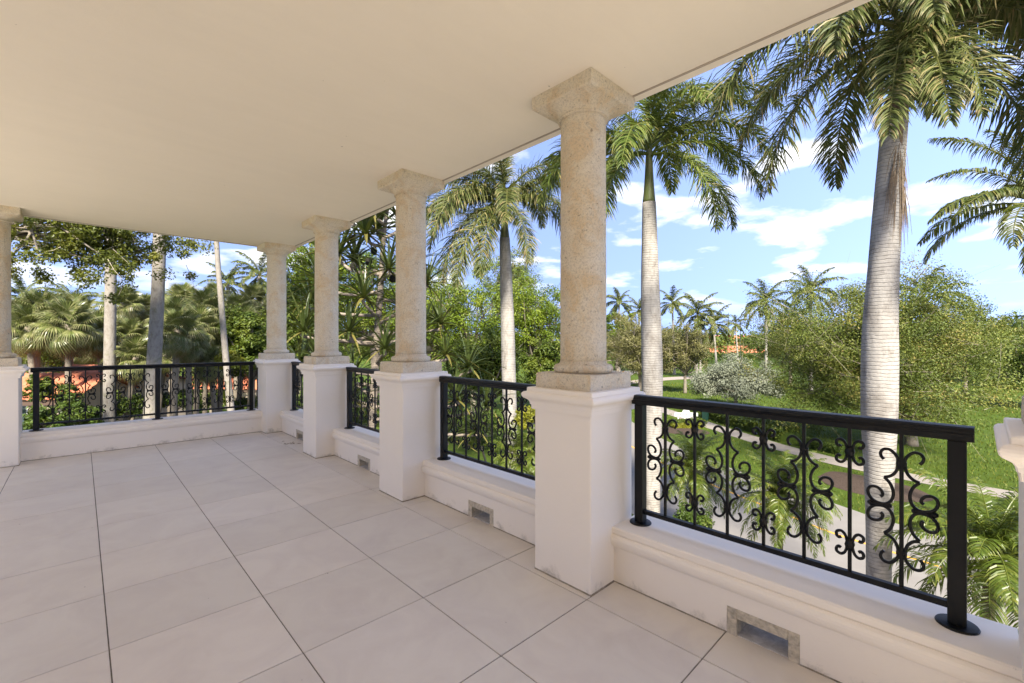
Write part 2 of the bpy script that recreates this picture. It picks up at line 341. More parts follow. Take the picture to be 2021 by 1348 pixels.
M['datetrunk'] = bark('date_palm_trunk', (0.1728, 0.1368, 0.1008), (0.0720, 0.0540, 0.0360), ring=.035, sc=20, bs=1)
M['twig'] = plain('pale_twig', (.30, .26, .19), .9, .1)
M['straw'] = plain('dry_flower_stalk', (.24, .18, .125), .9, .1, 30, .45)

# ------------------------------------------------------------------ terrace shell
CX, CY0, SP = 2.165, 1.64, 1.94              # column line, first column, spacing
EDGE = 0.27
CEIL = 2.814
ROOFL = -3.4                                 # roof cut back to the house wall line so sun on the unseen deck bounces in
ROOFB = -2.6                                 # roof cut short behind the camera so sun on the added deck bounces in
floor = MB().box(-6, CX+.29, -4.0, 7.46+.29, -.45, -.004).build('terrace_floor', M['grout']); struct(floor)
TS, TX0, TY0 = .6102, .0907, 2.6533
tile_full = None
def tile_mesh(w, d):
    g1, g2 = .0024, .0027
    return MB().box(-w/2+g1, w/2-g1, -d/2+g2, d/2-g2, -.010, 0, .0016).mesh('tile', M['tile'])
tile_cache = {}
WALLX, WALLY = CX+.012, 7.46+.012
xs = [TX0+TS*j for j in range(-9, 4)]+[WALLX+.02]
ys = [TY0+TS*i for i in range(-10, 8)]+[WALLY+.02]
for a, b_ in zip(xs[:-1], xs[1:]):
    for c0, d0 in zip(ys[:-1], ys[1:]):
        key = (round(b_-a, 3), round(d0-c0, 3))
        if key not in tile_cache: tile_cache[key] = tile_mesh(*key)
        jz = random.uniform(-.0006, .0006)
        put('tile', tile_cache[key], floor, ((a+b_)/2, (c0+d0)/2, jz), 0)
deck = MB().box(-12, -6.001, 1.8, 7.46+.29, -.45, -.006).box(-6, CX+.29, -16, -4.001, -.45, -.006).build('added_bounce_deck', M['deck']); struct(deck)  # unseen open deck, added to bounce sunlight under the roof
cb = MB()
cb.box(ROOFL, CX+EDGE, ROOFB, 7.46+EDGE, CEIL, CEIL+.45)
ceil = cb.build('ceiling', M['ceiling']); struct(ceil)
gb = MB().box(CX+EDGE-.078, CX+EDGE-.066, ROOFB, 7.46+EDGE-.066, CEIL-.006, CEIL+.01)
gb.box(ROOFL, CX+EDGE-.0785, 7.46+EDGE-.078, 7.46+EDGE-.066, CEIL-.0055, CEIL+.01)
gb.build('groove_shade_bead', M['drip'], ceil)  # groove drawn as a raised bead, its shade put into the colour
MB().box(ROOFL-.3, ROOFL-.002, -16, 1.8, -.45, CEIL+.45).build('house_wall', M['cream'])
struct(bpy.data.objects['house_wall'])
lowb = MB().box(-12, CX+.22, -16, 7.46+.22, GZ-.1, -.46).build('building_base', M['wallw']); struct(lowb)

def sq(h, z, b=.006):
    return [(-h+b, -h, z), (h-b, -h, z), (h, -h+b, z), (h, h-b, z), (h-b, h, z), (-h+b, h, z), (-h, h-b, z), (-h, -h+b, z)]
def column_meshes():
    d = {}
    d['pedestal'] = MB().rings([sq(.206, -.008), sq(.2055, .30), sq(.205, .957)], cap=True).mesh('pedestal', M['stucco'])
    prof = [(.205, .955), (.220, .957), (.2215, .982), (.2235, .984), (.2270, .9845), (.2275, .990), (.2285, .998), (.235, 1.010), (.246, 1.018), (.2555, 1.024), (.262, 1.033), (.2645, 1.043),
            (.262, 1.052), (.254, 1.060), (.243, 1.0625), (.240, 1.064), (.2395, 1.082), (.236, 1.086), (.19, 1.0865)]
    d['cornice'] = MB().rings([sq(h, z, .004) for h, z in prof], cap=True).mesh('cornice', M['stucco'])
    # coral plinth with a slightly uneven arris
    k = 6; rings = []
    for z, h in ((1.087, .199), (1.12, .2), (1.150, .1995), (1.169, .198), (1.1745, .192)):
        pts = []
        for s in range(4):
            for q in range(k):
                u = -1+2*q/k; p = [(u*h, -h), (h, u*h), (-u*h, h), (-h, -u*h)][s]
                j = 1+rng.normal(0, .004) if z > 1.1 else 1
                pts.append((p[0]*j, p[1]*j, z+rng.normal(0, .0012)))
        rings.append(pts)
    d['plinth'] = MB().rings(rings, cap=True).mesh('plinth', M['coral'])
    pr = [(.12, 1.172)]+[(.150+.026*math.cos(a), 1.199+.026*math.sin(a)) for a in np.linspace(-1.5, 1.45, 11)]+[(.146, 1.226), (.139, 1.232), (.1365, 1.245)]
    d['base_ring'] = MB().lathe(pr, 40).mesh('base_ring', M['coral'], True)
    n = 46; prs = []
    for i in range(n+1):
        z = 1.24+(2.682-1.24)*i/n; prs.append([(( .1360-.003*i/n+rng.normal(0, .0007))*math.cos(t), (.1360-.003*i/n+rng.normal(0, .0007))*math.sin(t), z) for t in np.arange(44)*2*math.pi/44])
    d['shaft'] = MB().rings(prs, cap=True).mesh('shaft', M['coral'], True)
    rings = []
    K = 48
    for f, rr, z in ((0, .1360, 2.662), (0, .1475, 2.665), (0, .1490, 2.670), (0, .1478, 2.676), (0, .1440, 2.679), (0, .1455, 2.684), (0, .1500, 2.692), (.06, .157, 2.701), (.22, .168, 2.712), (.5, .182, 2.721), (.8, .196, 2.729), (.94, .2085, 2.7345), (1, .2125, 2.739), (1, .2155, 2.744), (1, .216, 2.79), (1, .2155, 2.8135)):
        ring = []
        for q in range(K):
            a = 2*math.pi*q/K; cx_, sx_ = math.cos(a), math.sin(a)
            mxx = max(abs(cx_), abs(sx_)); s = (1-f)+f/mxx
            j = 1+rng.normal(0, .0025)
            ring.append((rr*s*cx_*j, rr*s*sx_*j, z))
        rings.append(ring)
    d['capital'] = MB().rings(rings, cap=True).mesh('capital', M['coral'])
    return d
CM = column_meshes()
col_labels = {-1: 'coral stone column cut off at the edge of the frame beside the date palm',
              0: 'tallest and widest coral stone column, on its white pedestal',
              1: 'second widest coral column, right behind the railing of seven visible-through bars' ,
              2: 'coral column standing between the corner column and the screw pine gap',
              3: 'coral stone column on the terrace corner where both parapets meet'}
col_labels[0] = 'coral stone column that looks largest, in front of the royal palm with green crownshaft'
col_labels[1] = 'coral stone column between the screw pine and the royal palm with drooping brown-tipped fronds'
col_labels[2] = 'coral stone column next to the corner one, beside the screw pine trunk'
CM['floor_joint'] = MB().rings([sq(.2085, -.004, .006), sq(.2085, .0045, .006), sq(.2055, .0085, .006)], cap=True).mesh('floor_joint', M['joint'])
def column(x, y, rz, label):
    c = thing('column', label, 'column', (x, y, 0), rz, 'coral columns around the terrace')
    pd = put('pedestal', CM['pedestal'], c); put('cornice', CM['cornice'], pd); put('floor_joint', CM['floor_joint'], pd)
    for k in ('plinth', 'base_ring', 'shaft', 'capital'): put(k, CM[k], c)
for k in range(-1, 4): column(CX, CY0+SP*k, [0, math.pi/2, math.pi, -math.pi/2, 0][k+1], col_labels[k])
column(-.692, 7.46, math.pi/2, 'coral stone column at the far end of the balustrade above the orange roofs')

# ------------------------------------------------------------------ parapets (local x outward, y along)
def extrude(prof, y0, y1):
    P = np.array(prof); k = len(P)
    rings = [[(x, y, z) for x, z in prof] for y in (y0, y1)]
    return rings
def parapet(loc, rz, half, label, scupper=True):
    p = thing('parapet_wall', label, 'wall', loc, rz, 'low white parapet walls')
    mb = MB(); f0, f1, h = .012, .262, .2005
    if scupper:
        mb.box(f0, f1, -half, -.148, -.003, h); mb.box(f0, f1, .148, half, -.003, h); mb.box(f0, f1, -.1479, .1479, .127, h-.0002)
        wb = mb.build('wall_body', M['stucco'], p)
        for a_, b_ in ((-half, -.148), (.148, half)): MB().box(f0-.003, f0+.004, a_, b_, -.004, .006).build('floor_joint', M['joint'], wb)
        s = MB(); s.box(f0-.001, f1-.004, -.1475, -.1035, -.0035, .1265, .003); s.box(f0-.001, f1-.004, .1035, .1475, -.0035, .1265, .003); s.box(f0-.0005, f1-.0045, -.1034, .1034, .083, .126, .003)
        s.build('drain_surround', M['concrete'], p)
        MB().box(f0+.01, f1+.01, -.1030, .1030, -.0036, .0035).build('drain_floor', M['drainfloor'], p)
    else:
        mb.box(f0, f1, -half, half, -.003, h); wb = mb.build('wall_body', M['stucco'], p); MB().box(f0-.003, f0+.004, -half, half, -.004, .006).build('floor_joint', M['joint'], wb)
    prof = [(.012, .198), (.006, .200), (.004, .206), (-.004, .209), (-.010, .216), (-.015, .228), (-.0185, .242), (-.019, .254), (-.015, .266), (-.006, .275), (.002, .279), (-.004, .2795), (-.0055, .282), (-.0055, .308), (-.001, .3145),
            (.004, .3155), (.292, .3155), (.297, .312), (.297, .285), (.29, .275), (.272, .262), (.268, .23), (.262, .198)]
    MB().rings(extrude(prof[::-1], -half, half), cap=True).build('sill', M['stucco'], p)
    return p
par_names = ['white parapet under the nearest full railing, with the largest drain opening',
             'white parapet with drain opening between the two widest pedestals',
             'white parapet with small drain opening beside the screw pine',
             'short-looking white parapet with half-hidden drain opening next to the corner column']
for k in range(4):
    parapet((CX, CY0+SP*(k-.5), 0), 0, SP/2-.204, par_names[k])
XL0, XL1 = -.692+.204, CX-.204
parapet(((XL0+XL1)/2, 7.46, 0), math.pi/2, (XL1-XL0)/2, 'long white parapet without drain opening along the garden side', False)

# ------------------------------------------------------------------ iron railings
half = [(.054, .184), (.0615, .194), (.064, .208), (.056, .2225), (.038, .226), (.022, .2135), (.0115, .195), (.0095, .172), (.017, .141), (.033, .121), (.0525, .112)]
ctop = [(.0525, .112), (.036, .093), (.0260, .066), (.0255, .042), (.033, .020), (.048, .0065), (.067, .0045), (.0875, .012), (.1005, .028), (.1045, .047), (.0985, .0625), (.0855, .068), (.0705, .0645), (.060, .053), (.0575, .040), (.064, .0325)]
def big_scroll(sc=1.0):
    mb = MB()
    for su in (1, -1):
        for sv in (1, -1):
            for P in (half, ctop):
                pth = smooth_path([(0, su*u*sc, sv*v) for u, v in P], 4)
                r = np.full(len(pth), .0062); r[0 if P is half else -1] = .0075
                mb.tube(pth, r, 6)
            mb.box(-.007, .007, min(su*.004*sc, su*.0165*sc), max(su*.004*sc, su*.0165*sc), sv*.176-.008, sv*.176+.008, .002)
        # clasp where the two C scrolls touch
        y0, y1 = sorted((su*.035*sc, su*.1*sc))
        ym = (y0+y1)/2
        mb.rings([[(x, y, z) for x, z in ((-.008, 0), (0, -hz), (.008, 0), (0, hz))] for y, hz in ((y0-.006, .006), (y0+.004, .013), (y0+.016, .0065), (ym-.009, .007), (ym-.008, .010), (ym+.008, .010), (ym+.009, .007), (y1-.016, .0065), (y1-.004, .013), (y1+.006, .006))], cap=True)
    return mb.mesh('scroll', M['iron'], True)
sm = [(.030, .0235), (.038, .0195), (.0455, .028), (.0445, .042), (.030, .0485), (.0165, .037), (.010, .014), (.0095, 0)]
def small_scroll(sc=1.0):
    mb = MB()
    for su in (1, -1):
        for sv in (1, -1):
            pth = smooth_path([(0, su*u*sc, sv*v) for u, v in sm], 4)
            mb.tube(pth, np.linspace(.0068, .0056, len(pth)), 6)
    mb.rings([[(-.010, -h, z), (.010, -h, z), (.010, h, z), (-.010, h, z)] for h, z in ((.009, -.022), (.0135, -.012), (.017, 0), (.0135, .012), (.009, .022))], cap=True)
    return mb.mesh('scroll', M['iron'], True)
SB, SS, SBn, SSn = big_scroll(), small_scroll(), big_scroll(.86), small_scroll(.9)
bal_me = MB().box(-.0065, .0065, -.0065, .0065, .396, .998, .001).mesh('baluster', M['iron'])
post_me = MB().box(-.0255, .0255, -.0255, .0255, .322, .9965, .003).mesh('post', M['iron'])
fl_me = MB().lathe([(.002, .3150), (.060, .3150), (.061, .319), (.058, .3235), (.030, .327), (.002, .3275)], 28).mesh('flange', M['iron'], False)
def railing(loc, rz, posts, bals, label, narrow=False, rev=1):
    r = thing('railing', label, 'railing', loc, rz, 'black wrought iron railings')
    y0, y1 = min(posts)-.045, max(posts)+.045
    mb = MB()
    mb.rings(extrude([(-.019, .996), (.019, .996), (.0205, 1.012), (.024, 1.022), (.031, 1.026), (.0345, 1.034), (.034, 1.044), (.028, 1.0495), (0, 1.051), (-.028, 1.0495), (-.034, 1.044), (-.0345, 1.034), (-.031, 1.026), (-.024, 1.022), (-.0205, 1.012)], y0, y1), cap=True)
    mb.build('top_rail', M['iron'], r)
    ps = sorted(posts)
    for a, b2 in zip(ps[:-1], ps[1:]): MB().box(-.013, .013, a+.0257, b2-.0257, .374, .397, .0015).build('bottom_rail', M['iron'], r)
    for y in posts:
        p = put('post', post_me, r, (0, y, 0)); put('flange', fl_me, p)
    for q, y in bals:
        put('baluster', bal_me, r, (0, y, 0))
        if q % 2 == 0: put('scroll', SBn if narrow else SB, r, (0, y, .703))
        else:
            for v in (.194, -.194): put('scroll', SSn if narrow else SS, r, (0, y, .703+v))
rail_labels = ['nearest black iron railing, seen whole in front of the road and date palms',
               'black iron railing between the two widest pedestals, in front of the pale palm trunk',
               'black iron railing panel in front of the screw pine trunk',
               'narrow-looking black iron railing panel beside the corner column']
for k in range(4):
    off = SP*k; yc = CY0+SP*(k-.5)
    railing((CX+.16, yc, 0), 0, [.057-(CY0-SP/2), 1.352-(CY0-SP/2)], [(i, .706+.1647*(3-i)-(CY0-SP/2)) for i in range(7)], rail_labels[k])
xm = (XL0+XL1)/2
railing((xm, 7.46+.16, 0), math.pi/2, [-(x-xm) for x in (-.375, .742, 1.855)],
        [(i, -(-.238+.1403*i-xm)) for i in range(7)]+[(i, -(.880+.1395*i-xm)) for i in range(7)], 'long black iron railing with a middle post, in front of the garden trunks', True)

# ------------------------------------------------------------------ ground, road, walks
def strip(name, pts_l, pts_r, z, mat, parent=None):
    mb = MB(); a = smooth_path([(x, y, z) for x, y in pts_l], 6); b2 = smooth_path([(x, y, z) for x, y in pts_r], 6)
    mb.rings([a, b2], closed=False); return mb.build(name, mat, parent)
ground = MB()
gs = np.linspace(-1, 1, 41); gx = np.sign(gs)*np.abs(gs)**2*900
gv = [(x, y, GZ) for y in gx for x in gx]
gi = np.arange(40)[:, None]*41+np.arange(40)[None, :]
ground.add(gv, np.stack([gi, gi+1, gi+42, gi+41], -1).reshape(-1, 4))
ground = ground.build('ground', M['lawn']); struct(ground)
cl_pts = [(13.2, -40), (15.2, -14), (16.0, -4), (16.9, 2.45), (17.8, 4.8), (20.0, 9.5), (22.7, 13.7), (28, 20), (36, 27), (50, 36), (80, 50)]
C = smooth_path([(x, y, 0) for x, y in cl_pts], 5)[:, :2]
T = np.gradient(C, axis=0); T /= np.linalg.norm(T, axis=1)[:, None]; NR = np.stack([T[:, 1], -T[:, 0]], 1)
def offset_strip(name, c, nrm, o0, o1, z, mat, parent=None):
    mb = MB(); A = np.c_[c+nrm*o0, np.full(len(c), z)]; B = np.c_[c+nrm*o1, np.full(len(c), z)]
    mb.rings([B, A], closed=False); return mb.build(name, mat, parent)
road = offset_strip('road', C, NR, -5.0, 2.65, GZ+.012, M['road']); struct(road)
offset_strip('centre_line', C, NR, -.06, .06, GZ+.017, M['yellow'], road)
sw = smooth_path([(25.4, -30, 0), (25.9, -12, 0), (26.4, 0, 0), (26.95, 3.8, 0), (27.95, 6.35, 0), (29.5, 9.1, 0), (33.7, 15.0, 0), (40, 23, 0), (50, 32, 0)], 5)[:, :2]
T2 = np.gradient(sw, axis=0); T2 /= np.linalg.norm(T2, axis=1)[:, None]; N2 = np.stack([T2[:, 1], -T2[:, 0]], 1)
court = MB().box(CX+.24, 9.5, -30, 9.5, GZ-.05, GZ+.009).build('pavement', M['court']); struct(court)
walk = offset_strip('pavement', sw, N2, -.72, .72, GZ+.014, M['walk']); struct(walk)
def bed(name, pts, z, mat, label):
    P = smooth_path(pts+[pts[0]], 5)[:-1]; c = P.mean(0)
    mb = MB(); v = [(x, y, z) for x, y in P]+[(c[0], c[1], z+.10)]
    # shallow mound
    k = len(P); mb.add(v, [(i, (i+1) % k, k) for i in range(k)]); o = mb.build(name, mat); return struct(o)
bed('mulch_bed', [(23.7, 5.0), (25.2, 4.7), (25.3, 3.3), (24.8, 1.9), (23.5, 1.2), (22.3, 2.0), (22.2, 3.3), (22.7, 4.4)], GZ+.008, M['mulch'], '')
bed('mulch_bed', [(27.8, 14.4), (28.8, 15.4), (30.3, 14.9), (30.6, 13.2), (29.6, 12.2), (28.2, 12.9)], GZ+.008, M['mulch'], '')
far = strip('path', [(40, 35.5), (52, 36.3), (60, 37), (72, 35.6), (86, 30)], [(40, 32.5), (52, 33.4), (60, 34), (71, 31.6), (84, 25)], GZ+.013, M['pave']); struct(far)
soil = bed('garden_bed', [(-14, 12), (-4, 10), (4.5, 11.5), (8.6, 16), (11, 24), (14, 32), (10, 44), (-8, 46), (-20, 34)], GZ+.006, M['soil'], '')

# short blades standing on the part of the lawn that lies nearest
gg = np.random.default_rng(77); k = 150000
X = gg.uniform(17, 62, k); Y = gg.uniform(-6, 40, k)
near = np.exp(-(np.hypot(X, Y)-18)/16.0); keep = gg.random(k) < np.clip(near, .12, 1); X, Y = X[keep], Y[keep]
dist = np.min(np.hypot(X[:, None]-C[None, ::1, 0], Y[:, None]-C[None, ::1, 1]), axis=1)
side = np.array([np.dot(NR[i], (x-C[i, 0], y-C[i, 1])) for x, y, i in zip(X, Y, np.argmin(np.hypot(X[:, None]-C[None, :, 0], Y[:, None]-C[None, :, 1]), axis=1))])
d2 = np.min(np.hypot(X[:, None]-sw[None, :, 0], Y[:, None]-sw[None, :, 1]), axis=1)
ok = (side > 2.75) & (d2 > .95) & ~((np.abs(X-23.6) < 1.7) & (np.abs(Y-3.1) < 2.0)) & ~(np.hypot(X-29, Y-14) < 2.2); X, Y = X[ok], Y[ok]; k = len(X)
az = gg.uniform(0, 6.283, k); hgt = gg.uniform(.05, .10, k)*(1+.03*np.hypot(X-18, Y)); wd = .016*(1+.05*np.hypot(X-18, Y)); lx, ly = gg.normal(0, .03, (2, k))
B = np.c_[X, Y, np.full(k, GZ)]; dv = np.c_[np.cos(az)*wd, np.sin(az)*wd, np.zeros(k)]
V = np.stack([B-dv, B+dv, B+np.c_[lx, ly, hgt]], 1)
mb = MB(); mb.add(V.reshape(-1, 3), np.arange(k)[:, None]*3+[0, 1, 2], var=np.clip(gg.normal(.5, .22, k), 0, 1))
gr = mb.build('grass', M['blade']); gr['kind'] = 'stuff'; gr['label'] = 'short green grass blades on the nearer lawn'

# ------------------------------------------------------------------ palms
def frond_mesh(name, mat, L, lift, end, p, n, ll, lw, grav, seed, plume=.35, pet=.12, rw=.03, fwd=.55, dup=1, deadf=.05):
    g = np.random.default_rng(seed); mb = MB(); ns = 22
    s = np.linspace(0, 1, ns); ang = np.radians(lift-(lift-end)*s**p)
    seg = L/(ns-1); x = np.r_[0, np.cumsum(np.cos(ang[:-1]))*seg]; z = np.r_[0, np.cumsum(np.sin(ang[:-1]))*seg]
    yb = .05*L*(s**2)*g.normal(0, 1)
    R = np.c_[x, yb, z]
    mb.tube(R, rw*(1-.9*s)+.003, 4, var=.75)
    t = np.repeat(np.linspace(pet, .995, n), 2*dup); m_ = len(t); t = np.clip(t+g.normal(0, .004, m_), pet, 1)
    side = np.tile([1, -1], m_//2).astype(float)
    P = np.stack([np.interp(t, s, R[:, k]) for k in range(3)], 1); a = np.interp(t, s, ang)
    Tn = np.c_[np.cos(a), np.zeros(m_), np.sin(a)]; up = np.c_[-np.sin(a), np.zeros(m_), np.cos(a)]
    prof = np.clip(np.minimum((t-pet)/.16+.45, (1.03-t)/.35+.18), .15, 1)
    lens = ll*prof*g.uniform(.70, 1.15, m_)
    e = g.normal(.12, plume, m_)
    d = np.c_[np.zeros(m_), side, np.zeros(m_)]+Tn*(fwd+.5*t**2)[:, None]+up*e[:, None]
    d /= np.linalg.norm(d, axis=1)[:, None]
    gz = np.array([0, 0, -1.0]); gr = grav*g.uniform(.7, 1.3, m_)
    d2 = d+gz*gr[:, None]; d2 /= np.linalg.norm(d2, axis=1)[:, None]
    d3 = d+gz*(gr*2.3)[:, None]; d3 /= np.linalg.norm(d3, axis=1)[:, None]
    p1 = P+d*(lens*.36)[:, None]; p2 = p1+d2*(lens*.34)[:, None]; p3 = p2+d3*(lens*.30)[:, None]
    wv = np.cross(d, up); wv /= np.linalg.norm(wv, axis=1)[:, None]+1e-9
    wv = wv*.85+up*g.normal(0, .5, m_)[:, None]; wv /= np.linalg.norm(wv, axis=1)[:, None]
    hw = lw*.5*g.uniform(.8, 1.15, m_)
    V = np.stack([P-wv*(hw*.5)[:, None], P+wv*(hw*.5)[:, None], p1-wv*hw[:, None], p1+wv*hw[:, None], p2-wv*(hw*.8)[:, None], p2+wv*(hw*.8)[:, None], p3], 1)
    b0 = np.arange(m_)[:, None]*7
    q = np.concatenate([b0+[0, 1, 3, 2], b0+[2, 3, 5, 4]]); tr = b0+[4, 5, 6]
    var = np.clip(g.normal(.48, .2, m_), 0, .86); dead = g.random(m_) < deadf; var[dead] = 1
    base = mb.n; mb.v.append(V.reshape(-1, 3)); mb.n += m_*7
    mb.f += [q+base, tr+base]; mb.a += [np.r_[var, var], np.clip(var+.22, 0, 1)]
    return mb.mesh(name, mat)
RV = [(78, 20, 1.4), (60, -35, 1.3), (45, -68, 1.2), (25, -82, 1.0), (-5, -86, .8), (62, -62, 1.1)]
ROY = [frond_mesh('frond', M['royal'], 3.7, l, e, p, 112, .68, .026, .45, 100+i, .65, .13, .035, dup=2, fwd=.75, deadf=.08) for i, (l, e, p) in enumerate(RV)]
ROYB = [frond_mesh('frond', M['royalb'], 3.7, l, e, p, 112, .66, .027, .45, 130+i, .60, .13, .035, dup=2, fwd=.75) for i, (l, e, p) in enumerate(RV)]
COC = [frond_mesh('frond', M['coco'], 4.2, l, e, p, 95, .80, .045, .85, 150+i, .12, .18, .04) for i, (l, e, p) in enumerate([(75, 10, 1.3), (50, -30, 1.4), (25, -55, 1.3), (5, -70, 1.1), (-25, -80, .9)])]
DAT = [frond_mesh('frond', M['date'], 1.35, l, e, p, 60, .27, .017, .5, 170+i, .18, .12, .012) for i, (l, e, p) in enumerate([(80, 15, 1.2), (60, -35, 1.2), (40, -65, 1.2), (15, -75, 1.1), (-20, -82, 1.0)])]

def trunk_tube(mb, prof, k=20):
    prof = smooth_path(prof, 5); jit = 1
    mb.tube(prof[:, :3], prof[:, 3], k)
def royal(px, D, pts, ztop, fr, label, zshaft, meshes, lean=(0, 0), brown=False):
    bx, by = at(px, D); r = thing('royal_palm', label, 'palm tree', (bx, by, GZ), 0, 'royal palms along the terrace')
    rx, ry = CS, -SN
    P = []
    for (qx, qy, wd) in pts:
        dx_ = (qx-px)/FPX*D; P.append((rx*dx_, ry*dx_, zat(qy, D)-GZ, wd/2/FPX*D/math.hypot(1, (qx-1010.5)/FPX)))
    P.append((P[-1][0], P[-1][1], .3, P[-1][3]*1.1)); P.append((P[-1][0], P[-1][1], -.05, P[-1][3]*1.25)); P = P[::-1]
    mb = MB(); trunk_tube(mb, P, 24); mb.build('trunk', M['royaltrunk'], r, True)
    tx, ty, tz, tr = P[-1]
    sh = MB(); zc = ztop-GZ
    sh.tube(smooth_path([(tx, ty, tz-.02), (tx+lean[0]*.4, ty+lean[1]*.4, tz+(zc-tz)*.4), (tx+lean[0], ty+lean[1], zc+.15)], 6), np.linspace(tr*.98, .075, 13), 18)
    sh.build('crownshaft', M['browntop'] if brown else M['shaft'], r, True)
    for (az, v, sc, dz) in fr:
        o = put('frond', meshes[v], r, (tx+lean[0], ty+lean[1], zc+dz), caz(az), scale=(sc, sc*random.choice((1, -1)), sc))
    return r, (tx, ty, tz, tr)
r1, top1 = royal(1735, 7.5, [(1766, 235, 56), (1758, 330, 58), (1751, 420, 61), (1743, 540, 66), (1737, 640, 73), (1736, 715, 77), (1735, 820, 75), (1735, 920, 64), (1735, 1020, 56), (1734, 1140, 52)], 6.55,
      [(178, 3, 1.12, .0), (208, 3, .88, 0), (226, 4, .84, -.2), (240, 4, .80, -.25), (256, 4, .78, -.25), (232, 3, .8, 0), (352, 3, 1.25, 0), (335, 3, 1.12, .1), (12, 2, 1.2, .1), (0, 4, 1.12, -.1), (40, 2, 1.2, .1), (75, 3, 1.15, .1), (110, 2, .95, .1), (140, 3, .9, 0), (270, 5, .9, .15), (20, 5, 1.2, .1), (120, 1, .9, .2), (330, 1, 1, .2), (60, 0, 1, .25), (240, 0, 1, .25), (176, 4, 1.0, -.1)],
      'stout leaning royal palm with dry flower stalk hanging down its trunk', 5.2, ROY, (.18, -.12), True)
# dry inflorescence hanging on the trunk, on the side facing the terrace
fs = MB(); tx, ty, tz, tr = top1
bw = at(1735, 7.5); un = math.hypot(bw[0]+tx, bw[1]+ty); ux, uy = -(bw[0]+tx)/un, -(bw[1]+ty)/un
b0 = np.array([tx+ux*(tr+.02)+CS*.07, ty+uy*(tr+.02)-SN*.07, tz-.05])
fs.tube(smooth_path([b0+[0, 0, .10], b0+[ux*.03, uy*.03, -.10], b0+[CS*.02, -SN*.02, -.45], b0+[CS*.03, -SN*.03, -.8]], 5), np.linspace(.07, .015, 16), 8)
for i in range(150):
    z0 = -random.uniform(.25, 1.1); a = random.gauss(-.015, .04); L_ = random.uniform(.6, 1.35)
    p0 = b0+np.array([CS*(.02+a*.3), -SN*(.02+a*.3), z0]); p1 = p0+np.array([CS*a*1.3+ux*random.uniform(0, .07), -SN*a*1.3+uy*random.uniform(0, .07), -L_*.5]); p2 = p1+np.array([CS*a*.6, -SN*a*.6, -L_*.5])
    fs.tube([p0, p1, p2], [.006, .005, .002], 3, cap=False)
fs.build('flower_stalk', M['straw'], r1)
royal(1286, 12, [(1281, 400, 27), (1282, 470, 31), (1283, 550, 36), (1285, 640, 40), (1287, 720, 42), (1287, 800, 41), (1286, 900, 36), (1286, 1010, 34)], 6.45,
      [(0, 2, 1.04, 0), (-18, 3, 0.95, -.1), (25, 2, 1.06, .1), (185, 3, 1.01, 0), (200, 4, 1.01, -.1), (165, 3, 1.01, 0), (225, 4, 0.95, -.1), (245, 3, 0.90, 0), (300, 4, 0.95, -.15), (325, 4, 0.90, -.1), (280, 2, 0.84, .1), (60, 2, 1.12, .1), (100, 2, 1.12, .1), (140, 2, 1.12, .1), (10, 1, 1.01, .2), (170, 1, 1.01, .2), (330, 5, 1.01, .1), (90, 0, 1.01, .3), (265, 1, 0.90, .25), (350, 0, 0.90, .3)],
      'royal palm with smooth green crownshaft beside the largest column', 6.2, ROYB)
royal(1003, 17, [(996, 470, 20), (999, 560, 24.5), (1002, 650, 27), (1004, 740, 28), (1007, 830, 27), (1010, 920, 24)], 6.55,
      [(178, 2, 1.12, .1), (190, 3, 1.21, -.1), (206, 3, 1.23, -.1), (222, 4, 1.25, -.1), (240, 4, 1.25, -.2), (255, 4, 1.12, -.2), (165, 3, 1.12, 0), (140, 2, 1.12, .1), (100, 2, 1.12, .1), (60, 2, 1.12, .1), (25, 3, 1.12, 0), (2, 2, 1.06, 0), (345, 2, 1.10, 0), (320, 3, 1.01, -.1), (295, 4, 0.95, -.2), (275, 3, 1.01, -.1), (10, 1, 1.06, .2), (90, 0, 1.01, .3), (200, 1, 1.06, .2), (260, 1, 0.90, .2), (150, 1, 1.01, .2), (235, 3, 1.23, -.1)],
      'royal palm with lopsided crown of drooping fronds, between two columns', 6.2, ROY)
royal(2225, 6.3, [(2235, 300, 62), (2230, 500, 66), (2227, 700, 76), (2225, 900, 66), (2225, 1100, 58)], 6.6,
      [(a, v, 1.1, 0) for a, v in ((180, 3), (165, 3), (210, 4), (150, 2), (120, 2), (90, 2), (60, 3), (30, 2), (0, 3), (330, 2), (300, 3), (270, 3), (180, 1), (90, 0), (260, 1))],
      'royal palm beyond the frame whose fronds hang in the upper corner', 6.2, ROY)

def palm(name, px, D, zc, lean_px, meshes, fr, label, cat, group, tr=.14, tmat='branch', bend=.3, base=None):
    bx, by = base or at(px, D); cx_, cy_ = at(px+lean_px, D)
    r = thing(name, label, cat, (bx, by, GZ), 0, group); h = zc-GZ; dx_, dy_ = cx_-bx, cy_-by
    mb = MB(); P = [(0, 0, -.05, tr*1.5), (dx_*.06, dy_*.06, h*.12, tr*1.1), (dx_*.3, dy_*.3, h*.45, tr*.95), (dx_*.75, dy_*.75, h*.8, tr*.85), (dx_, dy_, h, tr*.7)]
    trunk_tube(mb, P, 12); mb.build('trunk', M[tmat], r, True)
    for az, v, sc, dz in fr: put('frond', meshes[v], r, (dx_, dy_, h+dz), caz(az), scale=(sc, sc*random.choice((1, -1)), sc))
    return r
def spread(n, lo=0, hi=4, sc=1.0, js=.1):
    L_ = []
    for i in range(n):
        v = lo+int((hi-lo+1)*((i+.5)/n)); L_.append(((i*137.5+random.uniform(-10, 10)) % 360, min(v, hi), sc*random.uniform(1-js, 1+js), -.02*i/n))
    return L_
